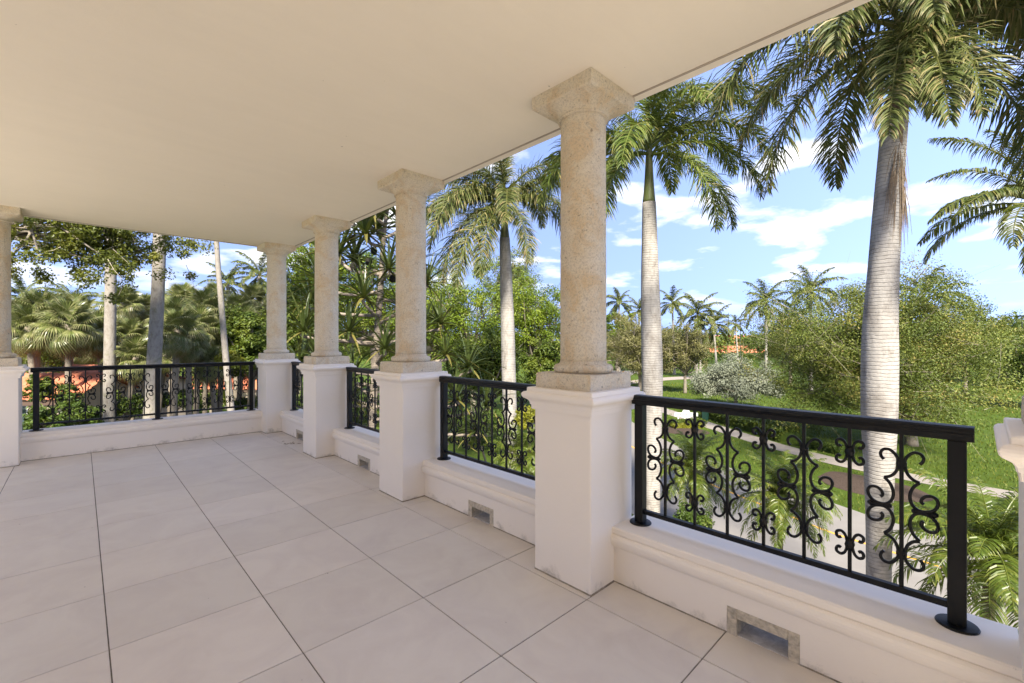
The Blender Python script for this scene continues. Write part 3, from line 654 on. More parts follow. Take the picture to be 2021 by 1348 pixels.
palm('coconut_palm', 2075, 13.5, zat(405, 13.5), -20, COC, [(178, 2, .8, 0), (192, 2, .78, 0), (170, 1, .75, .1), (205, 3, .8, 0), (218, 4, .7, -.1), (160, 3, .85, 0), (185, 0, .7, .1)]+spread(9, 0, 3, .85), 'coconut palm whose arched fronds reach in from the frame edge', 'palm tree', 'coconut palms', .15)
dl = ['date palm half hidden behind the second baluster, above a leafy bush', 'date palm with slim upright trunk standing against the road', 'bushy date palm with thick leaning trunk beside the cut-off pedestal', 'small date palm low behind the second railing beside the yellow bush']
for (px, D, py, lean, sc, tr), lb in zip([(1362, 13, 930, 3, 1.0, .06), (1539, 10, 985, 2, .95, .062), (1925, 6.2, 1105, 34, 1.0, .085), (1022, 11.5, 905, 6, .85, .06)], dl):
    palm('date_palm', px, D, zat(py, D), lean, DAT, spread(46, 0, 4, sc), lb, 'palm tree', 'dwarf date palms by the road', tr, 'datetrunk')

# far coconut palms share three ready crowns
def crown_mesh(seed, meshes, n=17, sc=1.0):
    random.seed(seed); vs_, fs_, as_ = [], [], []; mb = MB()
    for az, v, s_, dz in spread(n, 0, len(meshes)-1, sc):
        me = meshes[v]; nv = len(me.vertices); co = np.empty(nv*3); me.vertices.foreach_get('co', co); co = co.reshape(-1, 3)*s_
        a = math.radians(az); co = np.c_[co[:, 0]*math.cos(a)-co[:, 1]*math.sin(a), co[:, 0]*math.sin(a)+co[:, 1]*math.cos(a), co[:, 2]+dz]
        tot = np.empty(len(me.polygons), np.int32); me.polygons.foreach_get('loop_total', tot); lp = np.empty(len(me.loops), np.int32); me.loops.foreach_get('vertex_index', lp)
        var = np.empty(len(me.polygons), np.float32); me.attributes['var'].data.foreach_get('value', var)
        st = np.r_[0, np.cumsum(tot)[:-1]]
        mb.v.append(co)
        for k in (3, 4):
            sel = tot == k
            if sel.any():
                mb.f.append(np.stack([lp[st[sel]+i] for i in range(k)], 1).astype(np.int64)+mb.n); mb.a.append(var[sel])
        mb.n += nv
    return mb.mesh('crown', meshes[0].materials[0])
COCL = [frond_mesh('frond', M['coco'], 3.9, l, e, p, 42, .85, .10, .85, 190+i, .15, .18, .05) for i, (l, e, p) in enumerate([(75, 10, 1.3), (50, -30, 1.4), (25, -55, 1.3), (5, -70, 1.1), (-25, -80, .9)])]
CROWN = [crown_mesh(s_, COCL) for s_ in (3, 5, 8)]
random.seed(21)
far_palms = [(1222, 85, 598, 0, 1.0, 'round-headed coconut palm rising over trees next to the largest column'),
             (1262, 82, 615, 3, .9, 'coconut palm half hidden behind the green-shafted royal palm trunk'),
             (1327, 80, 600, -4, 1.0, 'coconut palm with ragged crown just past the royal palm trunk, above the pale olive tree'),
             (1377, 72, 618, 2, 1.15, 'tallest coconut palm of the pair standing over the silver shrub'),
             (1384, 88, 640, 2, .7, 'short coconut palm hidden between the pair over the silver shrub'),
             (1408, 70, 640, -8, 1.0, 'coconut palm with yellowish stalks leaning towards the orange roof'),
             (1452, 92, 640, -5, .75, 'small thin palm standing in front of the clipped hedge and orange roof'),
             (1512, 58, 598, 0, 1.0, 'coconut palm rising behind the edge of the wide olive tree'),
             (1600, 55, 575, 0, 1.0, 'coconut palm mostly sunk into the top of the wide olive tree'),
             (1825, 45, 590, 0, 1.05, 'coconut palm showing past the big trunk over the wide olive tree'),
             (512, 34, 545, 0, .62, 'feather palm rising beside the corner column above the fan palms'),
             (45, 40, 588, 0, .7, 'feather palm peeping over the greenery beside the end column'),
             (138, 42, 600, 0, .8, 'feather palm with a bare top near the far garden trunk'),
             (450, 40, 560, 0, .6, 'feather palm behind the thin leaning trunk')]
for i, (px, D, py, lean, sc, lb) in enumerate(far_palms):
    bx, by = at(px, D); r = thing('coconut_palm' if i < 10 else 'feather_palm', lb, 'palm tree', (bx, by, GZ), 0, 'distant palms' if i < 10 else 'feather palms in the garden')
    h = zat(py, D)-GZ; d = lean/FPX*D; mb = MB()
    trunk_tube(mb, [(-CS*d, SN*d, -.05, .28), (-CS*d*.9, SN*d*.9, h*.15, .19), (-CS*d*.5, SN*d*.5, h*.5, .17), (0, 0, h, .14)], 8); mb.build('trunk', M['royaltrunk'], r, True)
    put('crown', CROWN[i % 3], r, (0, 0, h), random.uniform(0, 6), scale=(sc, sc, sc))

# ------------------------------------------------------------------ broadleaf trees and shrubs
def leaves(mb, g, cen, rad, n, size, up=.5, aspect=.5, varc=None, flat=.8):
    m_ = len(cen); cen = np.repeat(cen, n, 0); rad = np.repeat(rad, n); k = len(cen)
    d = g.normal(size=(k, 3)); d /= np.linalg.norm(d, axis=1)[:, None]
    P = cen+d*(rad*g.random(k)**.4*g.uniform(.75, 1.15, k))[:, None]*[1, 1, flat]
    nn = d*.7+g.normal(size=(k, 3))*.55+[0, 0, up]; nn /= np.linalg.norm(nn, axis=1)[:, None]
    tt = np.cross(nn, g.normal(size=(k, 3))); tt /= np.linalg.norm(tt, axis=1)[:, None]; bb = np.cross(nn, tt)
    s_ = size*g.uniform(.65, 1.25, k)
    V = np.stack([P-tt*(s_*.5)[:, None], P+bb*(s_*aspect*.5)[:, None]+nn*(s_*.06)[:, None], P+tt*(s_*.5)[:, None], P-bb*(s_*aspect*.5)[:, None]+nn*(s_*.06)[:, None]], 1)
    var = np.repeat(g.uniform(.05, .85, m_) if varc is None else varc, n)+g.normal(0, .16, k)
    f = np.arange(k)[:, None]*4+[0, 1, 2, 3]
    mb.v.append(V.reshape(-1, 3)); mb.f.append(f+mb.n); mb.a.append(np.clip(var, 0, 1)); mb.n += k*4
def clusters(g, n, R, zc, shell=.5, bottom=-.75, lump=.25):
    d = g.normal(size=(n*3, 3)); d /= np.linalg.norm(d, axis=1)[:, None]; d = d[d[:, 2] > bottom][:n]
    ph = g.uniform(0, 6.28, 4)
    az = np.arctan2(d[:, 1], d[:, 0]); l_ = 1+lump*(np.sin(3*az+ph[0])*.5+np.sin(5*az+ph[1]+3*d[:, 2])*.35+np.sin(2*az+4*d[:, 2]+ph[2])*.4)
    r = (shell+(1-shell)*g.random(len(d)))*l_
    return d*r[:, None]*R+[0, 0, zc], d
def tree(name, label, cat, px, D, ytop, ybot, rpx, ncl, nleaf, size, mat, seed, trunk_r=.2, group=None, crad=.16, shell=.45, limbs=18, twigs=0, lump=.28, bottom=-.6, up=.5, aspect=.5, base=None, bmat='branch', fork=.35, depth=1.0, limb_r=None, twr=1.0):
    g = np.random.default_rng(seed); bx, by = at(px, D) if base is None else at(base, D)
    cx_, cy_ = at(px, D); zt, zb = zat(ytop, D)-GZ, max(zat(ybot, D)-GZ, .2)
    R = rpx/FPX*D; Rz = (zt-zb)/2; zc = (zt+zb)/2
    r = thing(name, label, cat, (bx, by, GZ), 0, group)
    cen, dirs = clusters(g, ncl, np.array([R*.9, R*.9*depth, Rz*.9]), zc, shell, bottom, lump)
    cen += [cx_-bx, cy_-by, 0]
    cen[:, 2] = np.maximum(cen[:, 2], .15)
    mb = MB(); rc = g.uniform(.6, 1.3, len(cen))*crad*(R+Rz)*.5
    leaves(mb, g, cen, rc, nleaf, size, up, aspect)
    mb.build('crown', M[mat], r)
    tb = MB(); fz = zb+(zt-zb)*fork*.6; fk = np.array([(cx_-bx)*.5, (cy_-by)*.5, fz])
    tb.tube(smooth_path([(0, 0, -.05), (g.normal(0, .1), g.normal(0, .1), fz*.5), fk], 5), np.linspace(trunk_r*1.2, trunk_r*.8, 11), 9)
    for i in range(min(limbs, len(cen))):
        c = cen[i]; mid = fk+(c-fk)*.5+g.normal(0, .08*R, 3)+[0, 0, .06*R]
        tb.tube(smooth_path([fk-[0, 0, .1], mid, c], 5), np.linspace((limb_r or trunk_r*.5), trunk_r*.06+.006, 11), 6)
    tb.build('trunk', M[bmat], r, True)
    if twigs:
        tw = MB()
        for i in g.integers(0, len(cen), twigs):
            c = cen[i]; d = dirs[i]*.8+g.normal(0, .5, 3); d[2] += .15; L_ = g.uniform(.5, 1.5)*crad*R*1.6
            p = c+g.normal(0, .25, 3)*crad*R
            tw.tube([p-d*L_*.5, p+g.normal(0, .06, 3), p+d*L_*.55+[0, 0, .05]], [.016*twr, .010*twr, .004*twr], 3, cap=False)
        tw.build('twigs', M['twig'], r)['kind'] = 'stuff'
    return r
# wide olive tree across the road
tree('olive_tree', 'wide spreading olive-green tree on the lawn behind the thick palm trunk', 'tree', 1722, 26, 520, 888, 272, 640, 320, .115, 'olive', 41, .28, shell=.25, crad=.15, limbs=60, twigs=650, lump=.32, base=1800, bottom=-.95, fork=.25, depth=.85, limb_r=.08, twr=.65)
tree('olive_tree', 'sparse twiggy greyish tree behind the green-shafted royal palm', 'tree', 1262, 55, 608, 765, 100, 190, 190, .2, 'sparse', 42, .22, shell=.3, crad=.2, limbs=40, twigs=320, bottom=-.9)
tree('olive_tree', 'sparse twiggy tree right of the royal palm trunk with bare stems', 'tree', 1352, 52, 640, 765, 58, 90, 140, .2, 'sparse', 43, .18, shell=.3, crad=.2, limbs=30, twigs=220)
tree('silver_shrub', 'rounded silver-grey shrub on the lawn', 'shrub', 1452, 40, 708, 808, 84, 190, 260, .16, 'silver', 44, .15, shell=.45, crad=.24, limbs=16, twigs=30)
tree('leafy_tree', 'bright green tree peeping over the sparse grey tree', 'tree', 1218, 75, 610, 700, 45, 60, 130, .35, 'lime', 45, .3)
tree('leafy_tree', 'dark green rounded tree under the distant palm crowns', 'tree', 1372, 95, 648, 708, 40, 60, 130, .35, 'mid', 46, .3)
for i, (px, D, yt, yb, rp, mt, lb) in enumerate([(1990, 62, 628, 745, 75, 'mid', 'mid-green tree beside the floodlight poles at the frame edge'), (1560, 62, 585, 742, 70, 'olive', 'olive-green tree between the distant palms and the wide olive tree'),
        (1905, 50, 590, 745, 80, 'olive', 'olive-green tree right behind the wide olive tree near the poles'), (1300, 90, 640, 720, 70, 'mid', 'green tree far behind the sparse grey tree'), (1500, 120, 655, 705, 40, 'mid', 'small dark tree beside the salmon roof'), (2060, 40, 640, 800, 90, 'mid', 'leafy tree just past the frame edge behind the date palm')]):
    tree('leafy_tree', lb, 'tree', px, D, yt, yb, rp, 150, 190, .2, mt, 240+i, .2, group='trees across the road', crad=.2, limbs=24, twigs=60, lump=.3, shell=.35, up=.7)
# trees behind the right-hand columns
mids = [(1062, 36, 520, 800, 85, 'lime', 'airy lime-green tree between the lopsided royal palm and the largest column'),
        (935, 33, 500, 780, 105, 'lime', 'dense lime-green tree behind the drooping royal palm fronds'),
        (850, 38, 520, 760, 80, 'lime', 'lime-green tree behind the screw pine rosettes'),
        (735, 34, 480, 740, 95, 'lime', 'lime-green tree framed by the screw pine trunk'),
        (618, 30, 455, 690, 75, 'lime', 'tall lime-green tree beside the corner column capital'),
        (1010, 42, 470, 700, 60, 'olive', 'thin yellowish tree behind the lopsided royal palm'),
        (590, 26, 560, 770, 70, 'mid', 'mid-green tree low behind the two corner columns'),
        (497, 24, 590, 790, 66, 'mid', 'mid-green tree right behind the garden railing by the corner column'),
        (1085, 30, 660, 830, 55, 'mid', 'mid-green shrubby tree low beside the largest pedestal'),
        (960, 26, 650, 830, 80, 'mid', 'mid-green shrubby tree at the foot of the lopsided royal palm')]
for i, (px, D, yt, yb, rp, mt, lb) in enumerate(mids):
    tree('leafy_tree', lb, 'tree', px, D, yt, yb, rp, 120, 190, .17, mt, 60+i, .2, group='leafy trees beyond the terrace', crad=.2, limbs=34, twigs=60 if mt != 'mid' else 0, lump=.35, shell=.4, up=.7)
# garden backdrop behind the left railing
backs = [(-60, 40, 560, 800, 110), (70, 44, 590, 800, 100), (190, 46, 600, 800, 90), (270, 42, 590, 800, 80), (370, 46, 595, 800, 95), (470, 44, 580, 800, 80), (565, 46, 560, 790, 80), (680, 50, 560, 770, 90), (800, 55, 560, 770, 90)]
bl = ['beside the end column', 'behind the feather palm with bare top', 'behind the far mottled trunk', 'between the two thick mottled trunks', 'behind the massed fan palms', 'behind the thin leaning trunk', 'behind the corner column', 'behind the screw pine', 'far behind the wide column gap']
for i, (px, D, yt, yb, rp) in enumerate(backs):
    tree('garden_tree', 'dark green background tree '+bl[i], 'tree', px, D, yt, yb, rp, 100, 170, .24, 'mid' if i % 3 else 'hedge', 80+i, .25, group='dark trees behind the garden', crad=.22, limbs=12, lump=.3, shell=.45)
# overhanging branch canopy at the far left
tree('fig_tree', 'overhanging dark tree canopy above the garden railing', 'tree', 190, 14.5, 330, 612, 205, 190, 150, .105, 'fig', 95, .3, crad=.12, limbs=40, twigs=160, base=-170, bottom=-.98, lump=.4, shell=.15, fork=.9, depth=.5, limb_r=.045, twr=.7)
# tall mottled trunks
def mottled(pts, D, label, top):
    px = pts[-1][0]; bx, by = at(px, D); r = thing('tall_palm', label, 'palm tree', (bx, by, GZ), 0, 'tall mottled trunks in the garden')
    P = []
    for qx, qy, wd in pts:
        d = (qx-px)/FPX*D; P.append((CS*d, -SN*d, zat(qy, D)-GZ, wd/2/FPX*D/math.hypot(1, (qx-1010.5)/FPX)))
    P.append((0, 0, -.05, P[-1][3]*1.2)); P = P[::-1]; dd = (np.array(P[-1])-np.array(P[-2])); e = np.array(P[-1])
    P.append((e[0]+dd[0], e[1]+dd[1], top-GZ, e[3]*.75))
    mb = MB(); trunk_tube(mb, P, 14); tr_ = mb.build('trunk', M['lichentrunk'], r, True)
    for az, v, s_, dz in spread(12, 0, 4, .9): put('frond', ROY[v], r, (P[-1][0], P[-1][1], P[-1][2]), math.radians(az), scale=(s_, s_, s_))
mottled([(219, 440, 24), (218, 600, 25), (216, 740, 26), (216, 850, 27)], 20, 'thick mottled grey trunk nearer the end column', 13)
mottled([(315, 450, 27), (311, 590, 28), (305, 700, 31), (298, 830, 34)], 18, 'thick mottled trunk with green lichen streaks behind the middle railing post', 13)
mottled([(427, 470, 10.5), (436, 590, 12), (446, 710, 13.5), (456, 813, 16), (461, 870, 17)], 19, 'thin pale trunk leaning beside the mid-green tree', 11)

# ------------------------------------------------------------------ fan palms
def fan_mesh(seed, mat, R=1.0, droop=.5):
    g = np.random.default_rng(seed); n = 40; mb = MB(); th = np.radians(np.linspace(-158, 158, n+1))
    pl = .95
    mb.tube(smooth_path([(0, 0, 0), (pl*.5, 0, .05), (pl, 0, 0)], 4), np.linspace(.022, .012, 9), 4, var=.8)
    V = []; q = []; tr = []; var = []
    for i in range(n):
        a0, a1 = th[i], th[i+1]; am = (a0+a1)/2; rl = R*(1-.16*abs(am)/2.75)*g.uniform(.92, 1.06); sp_ = .56
        sag = lambda r_: -droop*.32*(r_/R)**2*R-.10*abs(math.sin(am))*r_
        pts = [(pl+.04*math.cos(am), .04*math.sin(am), 0)]
        for a, zf in ((a0, .022), (a1, -.022)):
            pts.append((pl+rl*sp_*math.cos(a), rl*sp_*math.sin(a), sag(rl*sp_)+(zf if i % 2 else -zf)*R))
        da = (a1-a0)*.16
        for a in (am-da, am+da): pts.append((pl+rl*.80*math.cos(a), rl*.80*math.sin(a), sag(rl*.80)-.05*droop))
        tl = g.uniform(.7, 1.3); pts.append((pl+rl*.97*math.cos(am), rl*.97*math.sin(am), sag(rl)-.30*droop*tl))
        b_ = len(V); V += pts; tr.append((b_, b_+1, b_+2)); q.append((b_+1, b_+3, b_+4, b_+2)); tr.append((b_+3, b_+5, b_+4)); v_ = g.uniform(.25, .8); var.append(v_)
    var = np.array(var)
    base = mb.n; mb.v.append(np.array(V)); mb.n += len(V); mb.f += [np.array(tr)+base, np.array(q)+base]; mb.a += [np.repeat(var, 2)+np.tile([0, .15], len(var)), var+.06]
    return mb.mesh('fan_leaf', mat)
FAN = [fan_mesh(300+i, M['fan'], 1.0, d) for i, d in enumerate((.4, .8, 1.2, 1.6))]
FDRY = fan_mesh(320, M['fandry'], .9, 2.0)
def fan_palm(px, D, py, R, label, n=26, seed=0):
    g = random.Random(seed); bx, by = at(px, D); r = thing('fan_palm', label, 'palm tree', (bx, by, GZ), 0, 'fan palms massed in the garden'); h = max(zat(py, D)-GZ, .6)
    lx, ly = g.uniform(-.5, .5), g.uniform(-.5, .5)
    mb = MB(); trunk_tube(mb, [(-lx, -ly, -.05, .17), (-lx*.7, -ly*.7, h*.4, .13), (0, 0, h, .12)], 9); mb.build('trunk', M['branch'], r, True)
    for i in range(n+5):
        dry = i >= n
        el = math.radians(82-135*(i/n)**.9) if not dry else math.radians(g.uniform(-78, -60)); az = i*2.399+g.uniform(-.2, .2)
        rot = Matrix.Rotation(az, 4, 'Z') @ Matrix.Rotation(-el, 4, 'Y') @ Matrix.Rotation(g.uniform(-.35, .35), 4, 'X'); s_ = R*g.uniform(.88, 1.1)
        me = FDRY if dry else FAN[min(3, int(4*i/n))]
        put('fan_leaf', me, r, mat=Matrix.Translation((0, 0, h-.15*i/n)) @ rot @ Matrix.Scale(s_, 4))
fp = [(80, 22, 615, 1.15, 'fan palm beside the end column, upper one of the pair'), (62, 27, 685, 1.1, 'fan palm low beside the end column pedestal'), (135, 21, 640, 1.15, 'fan palm with swept fans midway to the far mottled trunk'),
      (172, 30, 680, 1.1, 'fan palm in the shade just before the far mottled trunk'), (258, 24, 665, 1.0, 'fan palm between the two thick mottled trunks, lower one'), (280, 29, 615, 1.2, 'fan palm between the two thick mottled trunks, upper one'),
      (345, 25, 630, 1.15, 'fan palm with hanging fans just past the lichen-streaked trunk'), (372, 21, 672, .9, 'fan palm with a single wide hanging fan above a bent stem'), (405, 27, 610, 1.25, 'tallest fan palm beside the thin leaning trunk'),
      (468, 29, 615, 1.15, 'fan palm behind the thin leaning trunk near the corner column'), (128, 29, 690, 1.0, 'fan palm low above the orange roof edge'), (415, 22, 715, .8, 'fan palm low by the railing under the thin leaning trunk'), (500, 32, 590, 1.1, 'fan palm against the corner column shaft'),
      (30, 24, 650, .8, 'fan palm half hidden by the end column shaft'), (108, 30, 600, .8, 'fan palm with the topmost fans near the end column'), (215, 30, 625, .8, 'fan palm right behind the far mottled trunk'), (318, 32, 600, .85, 'fan palm topping the gap behind the lichen-streaked trunk'),
      (425, 33, 580, .85, 'fan palm with upright top fans beside the thin leaning trunk'), (325, 22, 700, .7, 'fan palm low behind the lichen-streaked trunk'), (440, 24, 660, .75, 'fan palm midway up behind the thin leaning trunk'), (545, 30, 600, .8, 'fan palm behind the gap between the two corner columns'),
      (55, 21, 645, 1.0, 'fan palm peeping past the end column at mid height'), (100, 25, 668, 1.05, 'fan palm in the middle of the thicket near the end column'), (150, 27, 612, 1.05, 'fan palm with raised fans just before the far mottled trunk'), (195, 23, 655, 1.0, 'fan palm directly behind the far mottled trunk at mid height'),
      (240, 27, 598, 1.1, 'fan palm with raised fans between the thick trunks'), (268, 21, 705, .95, 'fan palm low at the rail between the thick trunks'), (360, 30, 590, 1.1, 'fan palm with the highest fans past the lichen-streaked trunk'), (395, 23, 645, 1.05, 'fan palm halfway up between the lichen-streaked and thin trunks'), (350, 20, 650, .95, 'fan palm close against the lichen-streaked trunk'), (485, 26, 640, 1.0, 'fan palm low against the corner column shaft')]
for i, (px, D, py, R, lb) in enumerate(fp): fan_palm(px, D, py, R*.64, lb, 34, 500+i)

# ------------------------------------------------------------------ screw pine
def strap_rosette(seed, n=34, L=.85):
    g = np.random.default_rng(seed); mb = MB()
    for i in range(n):
        az = i*2.399; el = math.radians(85-105*(i/n)); l = L*g.uniform(.75, 1.1); wd = .032; pts = []
        d = np.array([math.cos(az)*math.cos(el), math.sin(az)*math.cos(el), math.sin(el)]); sd_ = np.array([-math.sin(az), math.cos(az), 0]); p = np.array([0, 0, .0]); ring = []
        for k, t_ in enumerate(np.linspace(0, 1, 6)):
            wv = wd*(1-.85*t_**2)
            ring.append([p-sd_*wv+[0, 0, .012], p, p+sd_*wv+[0, 0, .012]])
            d = d+np.array([0, 0, -.10-.10*t_]); d /= np.linalg.norm(d); p = p+d*l/5
        mb.rings(ring, closed=False, var=float(np.clip(g.normal(.4, .2), 0, .95) if i < n-4 else 1.0))
    return mb.mesh('leaf_rosette', M['pand'])
ROS = [strap_rosette(400+i) for i in range(4)]
sx, sy = at(742, 11.5); sp_t = thing('screw_pine', 'branched screw pine with strap-leaf rosettes between two columns', 'tree', (sx, sy, GZ)); D0 = 11.5
def loc_px(qx, qy, dd=0):
    x, y = at(qx, D0+dd); return np.array([x-sx, y-sy, zat(qy, D0+dd)-GZ])
tp = smooth_path([loc_px(730, 1100), loc_px(733, 860), loc_px(740, 740), loc_px(746, 640), (loc_px(752, 560)), loc_px(757, 470), loc_px(764, 415)], 5)
tb = MB(); tb.tube(tp, np.linspace(.125, .045, len(tp)), 10); tb.build('trunk', M['pandbark'], sp_t, True)
ends = [(690, 432, .3), (722, 462, -.4), (668, 500, -.2), (745, 455, .6), (790, 440, .4), (770, 400, 0), (735, 415, -.5), (700, 515, .7), (767, 532, -.6), (812, 520, .3), (640, 560, .4), (718, 588, -.7), (615, 600, 1.0), (840, 560, .6), (690, 655, -.6), (790, 610, -.3), (650, 660, .6), (600, 655, -.2), (870, 640, .3), (830, 660, -.5), (760, 690, -.8), (625, 705, -.4), (880, 700, -.4), (925, 725, .2), (590, 720, .8), (700, 740, .9), (800, 740, 1.1), (900, 790, -.2), (940, 850, .3), (880, 870, .8), (690, 790, -.5), (650, 790, .5), (700, 850, .4), (960, 800, .9)]
gg = np.random.default_rng(5)
for i, (qx, qy, dd) in enumerate(ends):
    e = loc_px(qx, qy, dd); zs = e[2]-gg.uniform(.1, .55); k = int(np.argmin(np.abs(tp[:, 2]-zs))); s0 = tp[k]
    mid = s0+(e-s0)*.55+[0, 0, -.12]+gg.normal(0, .08, 3)
    bb_ = MB(); bb_.tube(smooth_path([s0, mid, e-[0, 0, .12], e], 5), np.linspace(.05, .03, 16), 7); bb_.build('branch', M['pandbark'], sp_t, True)
    put('leaf_rosette', ROS[i % 4], sp_t, mat=Matrix.Translation(e) @ Matrix.Rotation(gg.uniform(0, 6), 4, 'Z') @ Matrix.Rotation(gg.uniform(-.4, .4), 4, 'X') @ Matrix.Scale(gg.uniform(1.05, 1.4), 4))
fr_me = MB().lathe([(.01, -.10), (.06, -.085), (.085, -.03), (.085, .03), (.06, .08), (.01, .095)], 10).mesh('fruit', plain('screw_pine_fruit', (.03, .028, .02), .8, .2, 60, .6, 1), False)
for qx, qy, dd in ((698, 525, -.3), (738, 495, .2), (728, 515, -.4), (695, 470, .1), (775, 550, -.2), (845, 690, -.4)):
    put('fruit', fr_me, sp_t, tuple(loc_px(qx, qy, dd)))

# ------------------------------------------------------------------ shrubs, hedges
sh = [(1362, 11.5, 1000, 1075, 45, 'hedge', .09, 'leafy green bush at the foot of the half-hidden date palm'), (1042, 12.5, 800, 850, 30, 'yellowbush', .07, 'yellow-green bush beside the largest pedestal'),
      (78, 18.5, 735, 800, 26, 'mid', .11, 'leafy shrub partly covering the orange roof by the end column'), (132, 18, 752, 830, 20, 'hedge', .1, 'thin dark shrub before the orange roofs'), (150, 17, 790, 860, 40, 'hedge', .12, 'dark shrub under the orange roof behind the railing'), (90, 15, 800, 870, 45, 'hedge', .12, 'dark shrub by the end column pedestal'), (255, 21, 770, 840, 40, 'hedge', .12, 'dark shrub between the two thick trunks at the wall'),
      (350, 23, 770, 815, 45, 'hedge', .14, 'dark shrub behind the middle railing post'), (420, 28, 770, 812, 40, 'mid', .14, 'green shrub at the foot of the thin leaning trunk'), (480, 26, 780, 815, 30, 'mid', .13, 'green shrub behind the last baluster before the corner'),
      (455, 21, 690, 735, 30, 'yellowbush', .10, 'yellow-green shrub top showing above the garden rail'), (85, 24, 640, 790, 42, 'mid', .13, 'leafy green shrub among the fan palms by the end column'),
      (950, 15, 800, 900, 60, 'hedge', .10, 'dark shrub behind the second railing'), (870, 16, 800, 880, 50, 'mid', .10, 'mid-green shrub behind the second railing near its far post'), (700, 18, 780, 860, 60, 'hedge', .12, 'dark shrub below the screw pine'), (600, 20, 770, 830, 50, 'hedge', .12, 'dark shrub behind the narrow railing panel')]
for i, (px, D, yt, yb, rp, mt, sz, lb) in enumerate(sh):
    tree('shrub', lb, 'shrub', px, D, yt, yb, rp, 46, 90, sz, mt, 700+i, .04, group='garden shrubs', crad=.3, limbs=8, shell=.5)
def hedge(name, label, p0, p1, wdt, hgt, size, n, mat, seed, cat='hedge'):
    g = np.random.default_rng(seed); p0, p1 = np.array(p0), np.array(p1); d = p1-p0; L_ = np.linalg.norm(d); d /= L_; nr = np.array([-d[1], d[0]])
    mb = MB(); k = n; u = g.random(k)*L_; ww = g.uniform(-1, 1, k)*wdt/2; zz = g.random(k)**.5*hgt
    cen = np.c_[p0[0]+d[0]*u+nr[0]*ww, p0[1]+d[1]*u+nr[1]*ww, zz+GZ]
    leaves(mb, g, cen, np.full(k, size*1.2), 14, size, .6, .6)
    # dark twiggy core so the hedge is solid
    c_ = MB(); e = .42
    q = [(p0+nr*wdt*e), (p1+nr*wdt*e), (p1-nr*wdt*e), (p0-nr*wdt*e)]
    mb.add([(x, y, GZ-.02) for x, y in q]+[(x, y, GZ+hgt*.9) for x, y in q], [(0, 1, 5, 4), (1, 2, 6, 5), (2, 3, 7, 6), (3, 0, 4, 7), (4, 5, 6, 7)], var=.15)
    o = mb.build(name, M[mat]); return tag(o, label, cat)
hedge('hedge', 'long clipped hedge in front of the orange roof', at(1375, 118), at(1600, 112), 2.2, 2.9, .45, 900, 'hedge', 801)
hedge('hedge', 'clipped hedge at the frame edge behind the olive tree', at(1960, 60), at(2090, 52), 2.2, 2.4, .3, 700, 'hedge', 802)
hedge('hedge', 'row of low leafy bushes along the far side of the sidewalk', gnd(1398, 822), gnd(1560, 872), 1.5, .75, .16, 1300, 'mid', 803)
hedge('hedge', 'low clipped dark edging beside the sidewalk near the thick trunk', gnd(1585, 880), gnd(1665, 898), .7, .45, .10, 600, 'hedge', 804)
hedge('hedge', 'low leafy bushes around the white sign', at(1322, 31.9), at(1388, 32.2), .7, .42, .12, 620, 'mid', 805)
hedge('hedge', 'fringe of pale flowers and leaves below the white sign', at(1328, 31.0), at(1386, 31.3), .4, .3, .09, 300, 'yellowbush', 806)
# distant wood closing the horizon
g = np.random.default_rng(900); mb = MB(); cen = []
for ang in np.linspace(math.radians(-70), math.radians(75), 420):
    D = g.uniform(150, 215); a = YAW*0+ang; h = g.uniform(6.5, 11.5)+2*math.sin(ang*9)+1.2*math.sin(ang*23+1)
    X, Y = D*(SN*math.cos(a)+CS*math.sin(a)), D*(CS*math.cos(a)-SN*math.sin(a))
    for q in range(3): cen.append((X+g.normal(0, 4), Y+g.normal(0, 4), GZ+h*g.uniform(.15, .85)))
cen = np.array(cen); leaves(mb, g, cen, g.uniform(2.5, 4.5, len(cen)), 75, 1.1, .6, .7)
tl = mb.build('treeline', M['mid']); tl['kind'] = 'stuff'; tl['label'] = 'distant belt of green trees along the horizon'
# Spanish-moss-like fallen litter is left out; fallen leaves by the corner drain
fl = MB()
for i in range(14): 
    x, y = 1.98+random.gauss(0, .05), 6.35+random.gauss(0, .07); a = random.uniform(0, 6); l = random.uniform(.012, .03)
    fl.add([(x-l*math.cos(a), y-l*math.sin(a), .001), (x+.3*l*math.sin(a), y-.3*l*math.cos(a), .006), (x+l*math.cos(a), y+l*math.sin(a), .002), (x-.3*l*math.sin(a), y+.3*l*math.cos(a), .005)], [(0, 1, 2, 3)])
fo = fl.build('fallen_leaves', M['fandry']); fo['kind'] = 'stuff'; fo['label'] = 'few dry brown leaf scraps on the tiles by the corner'

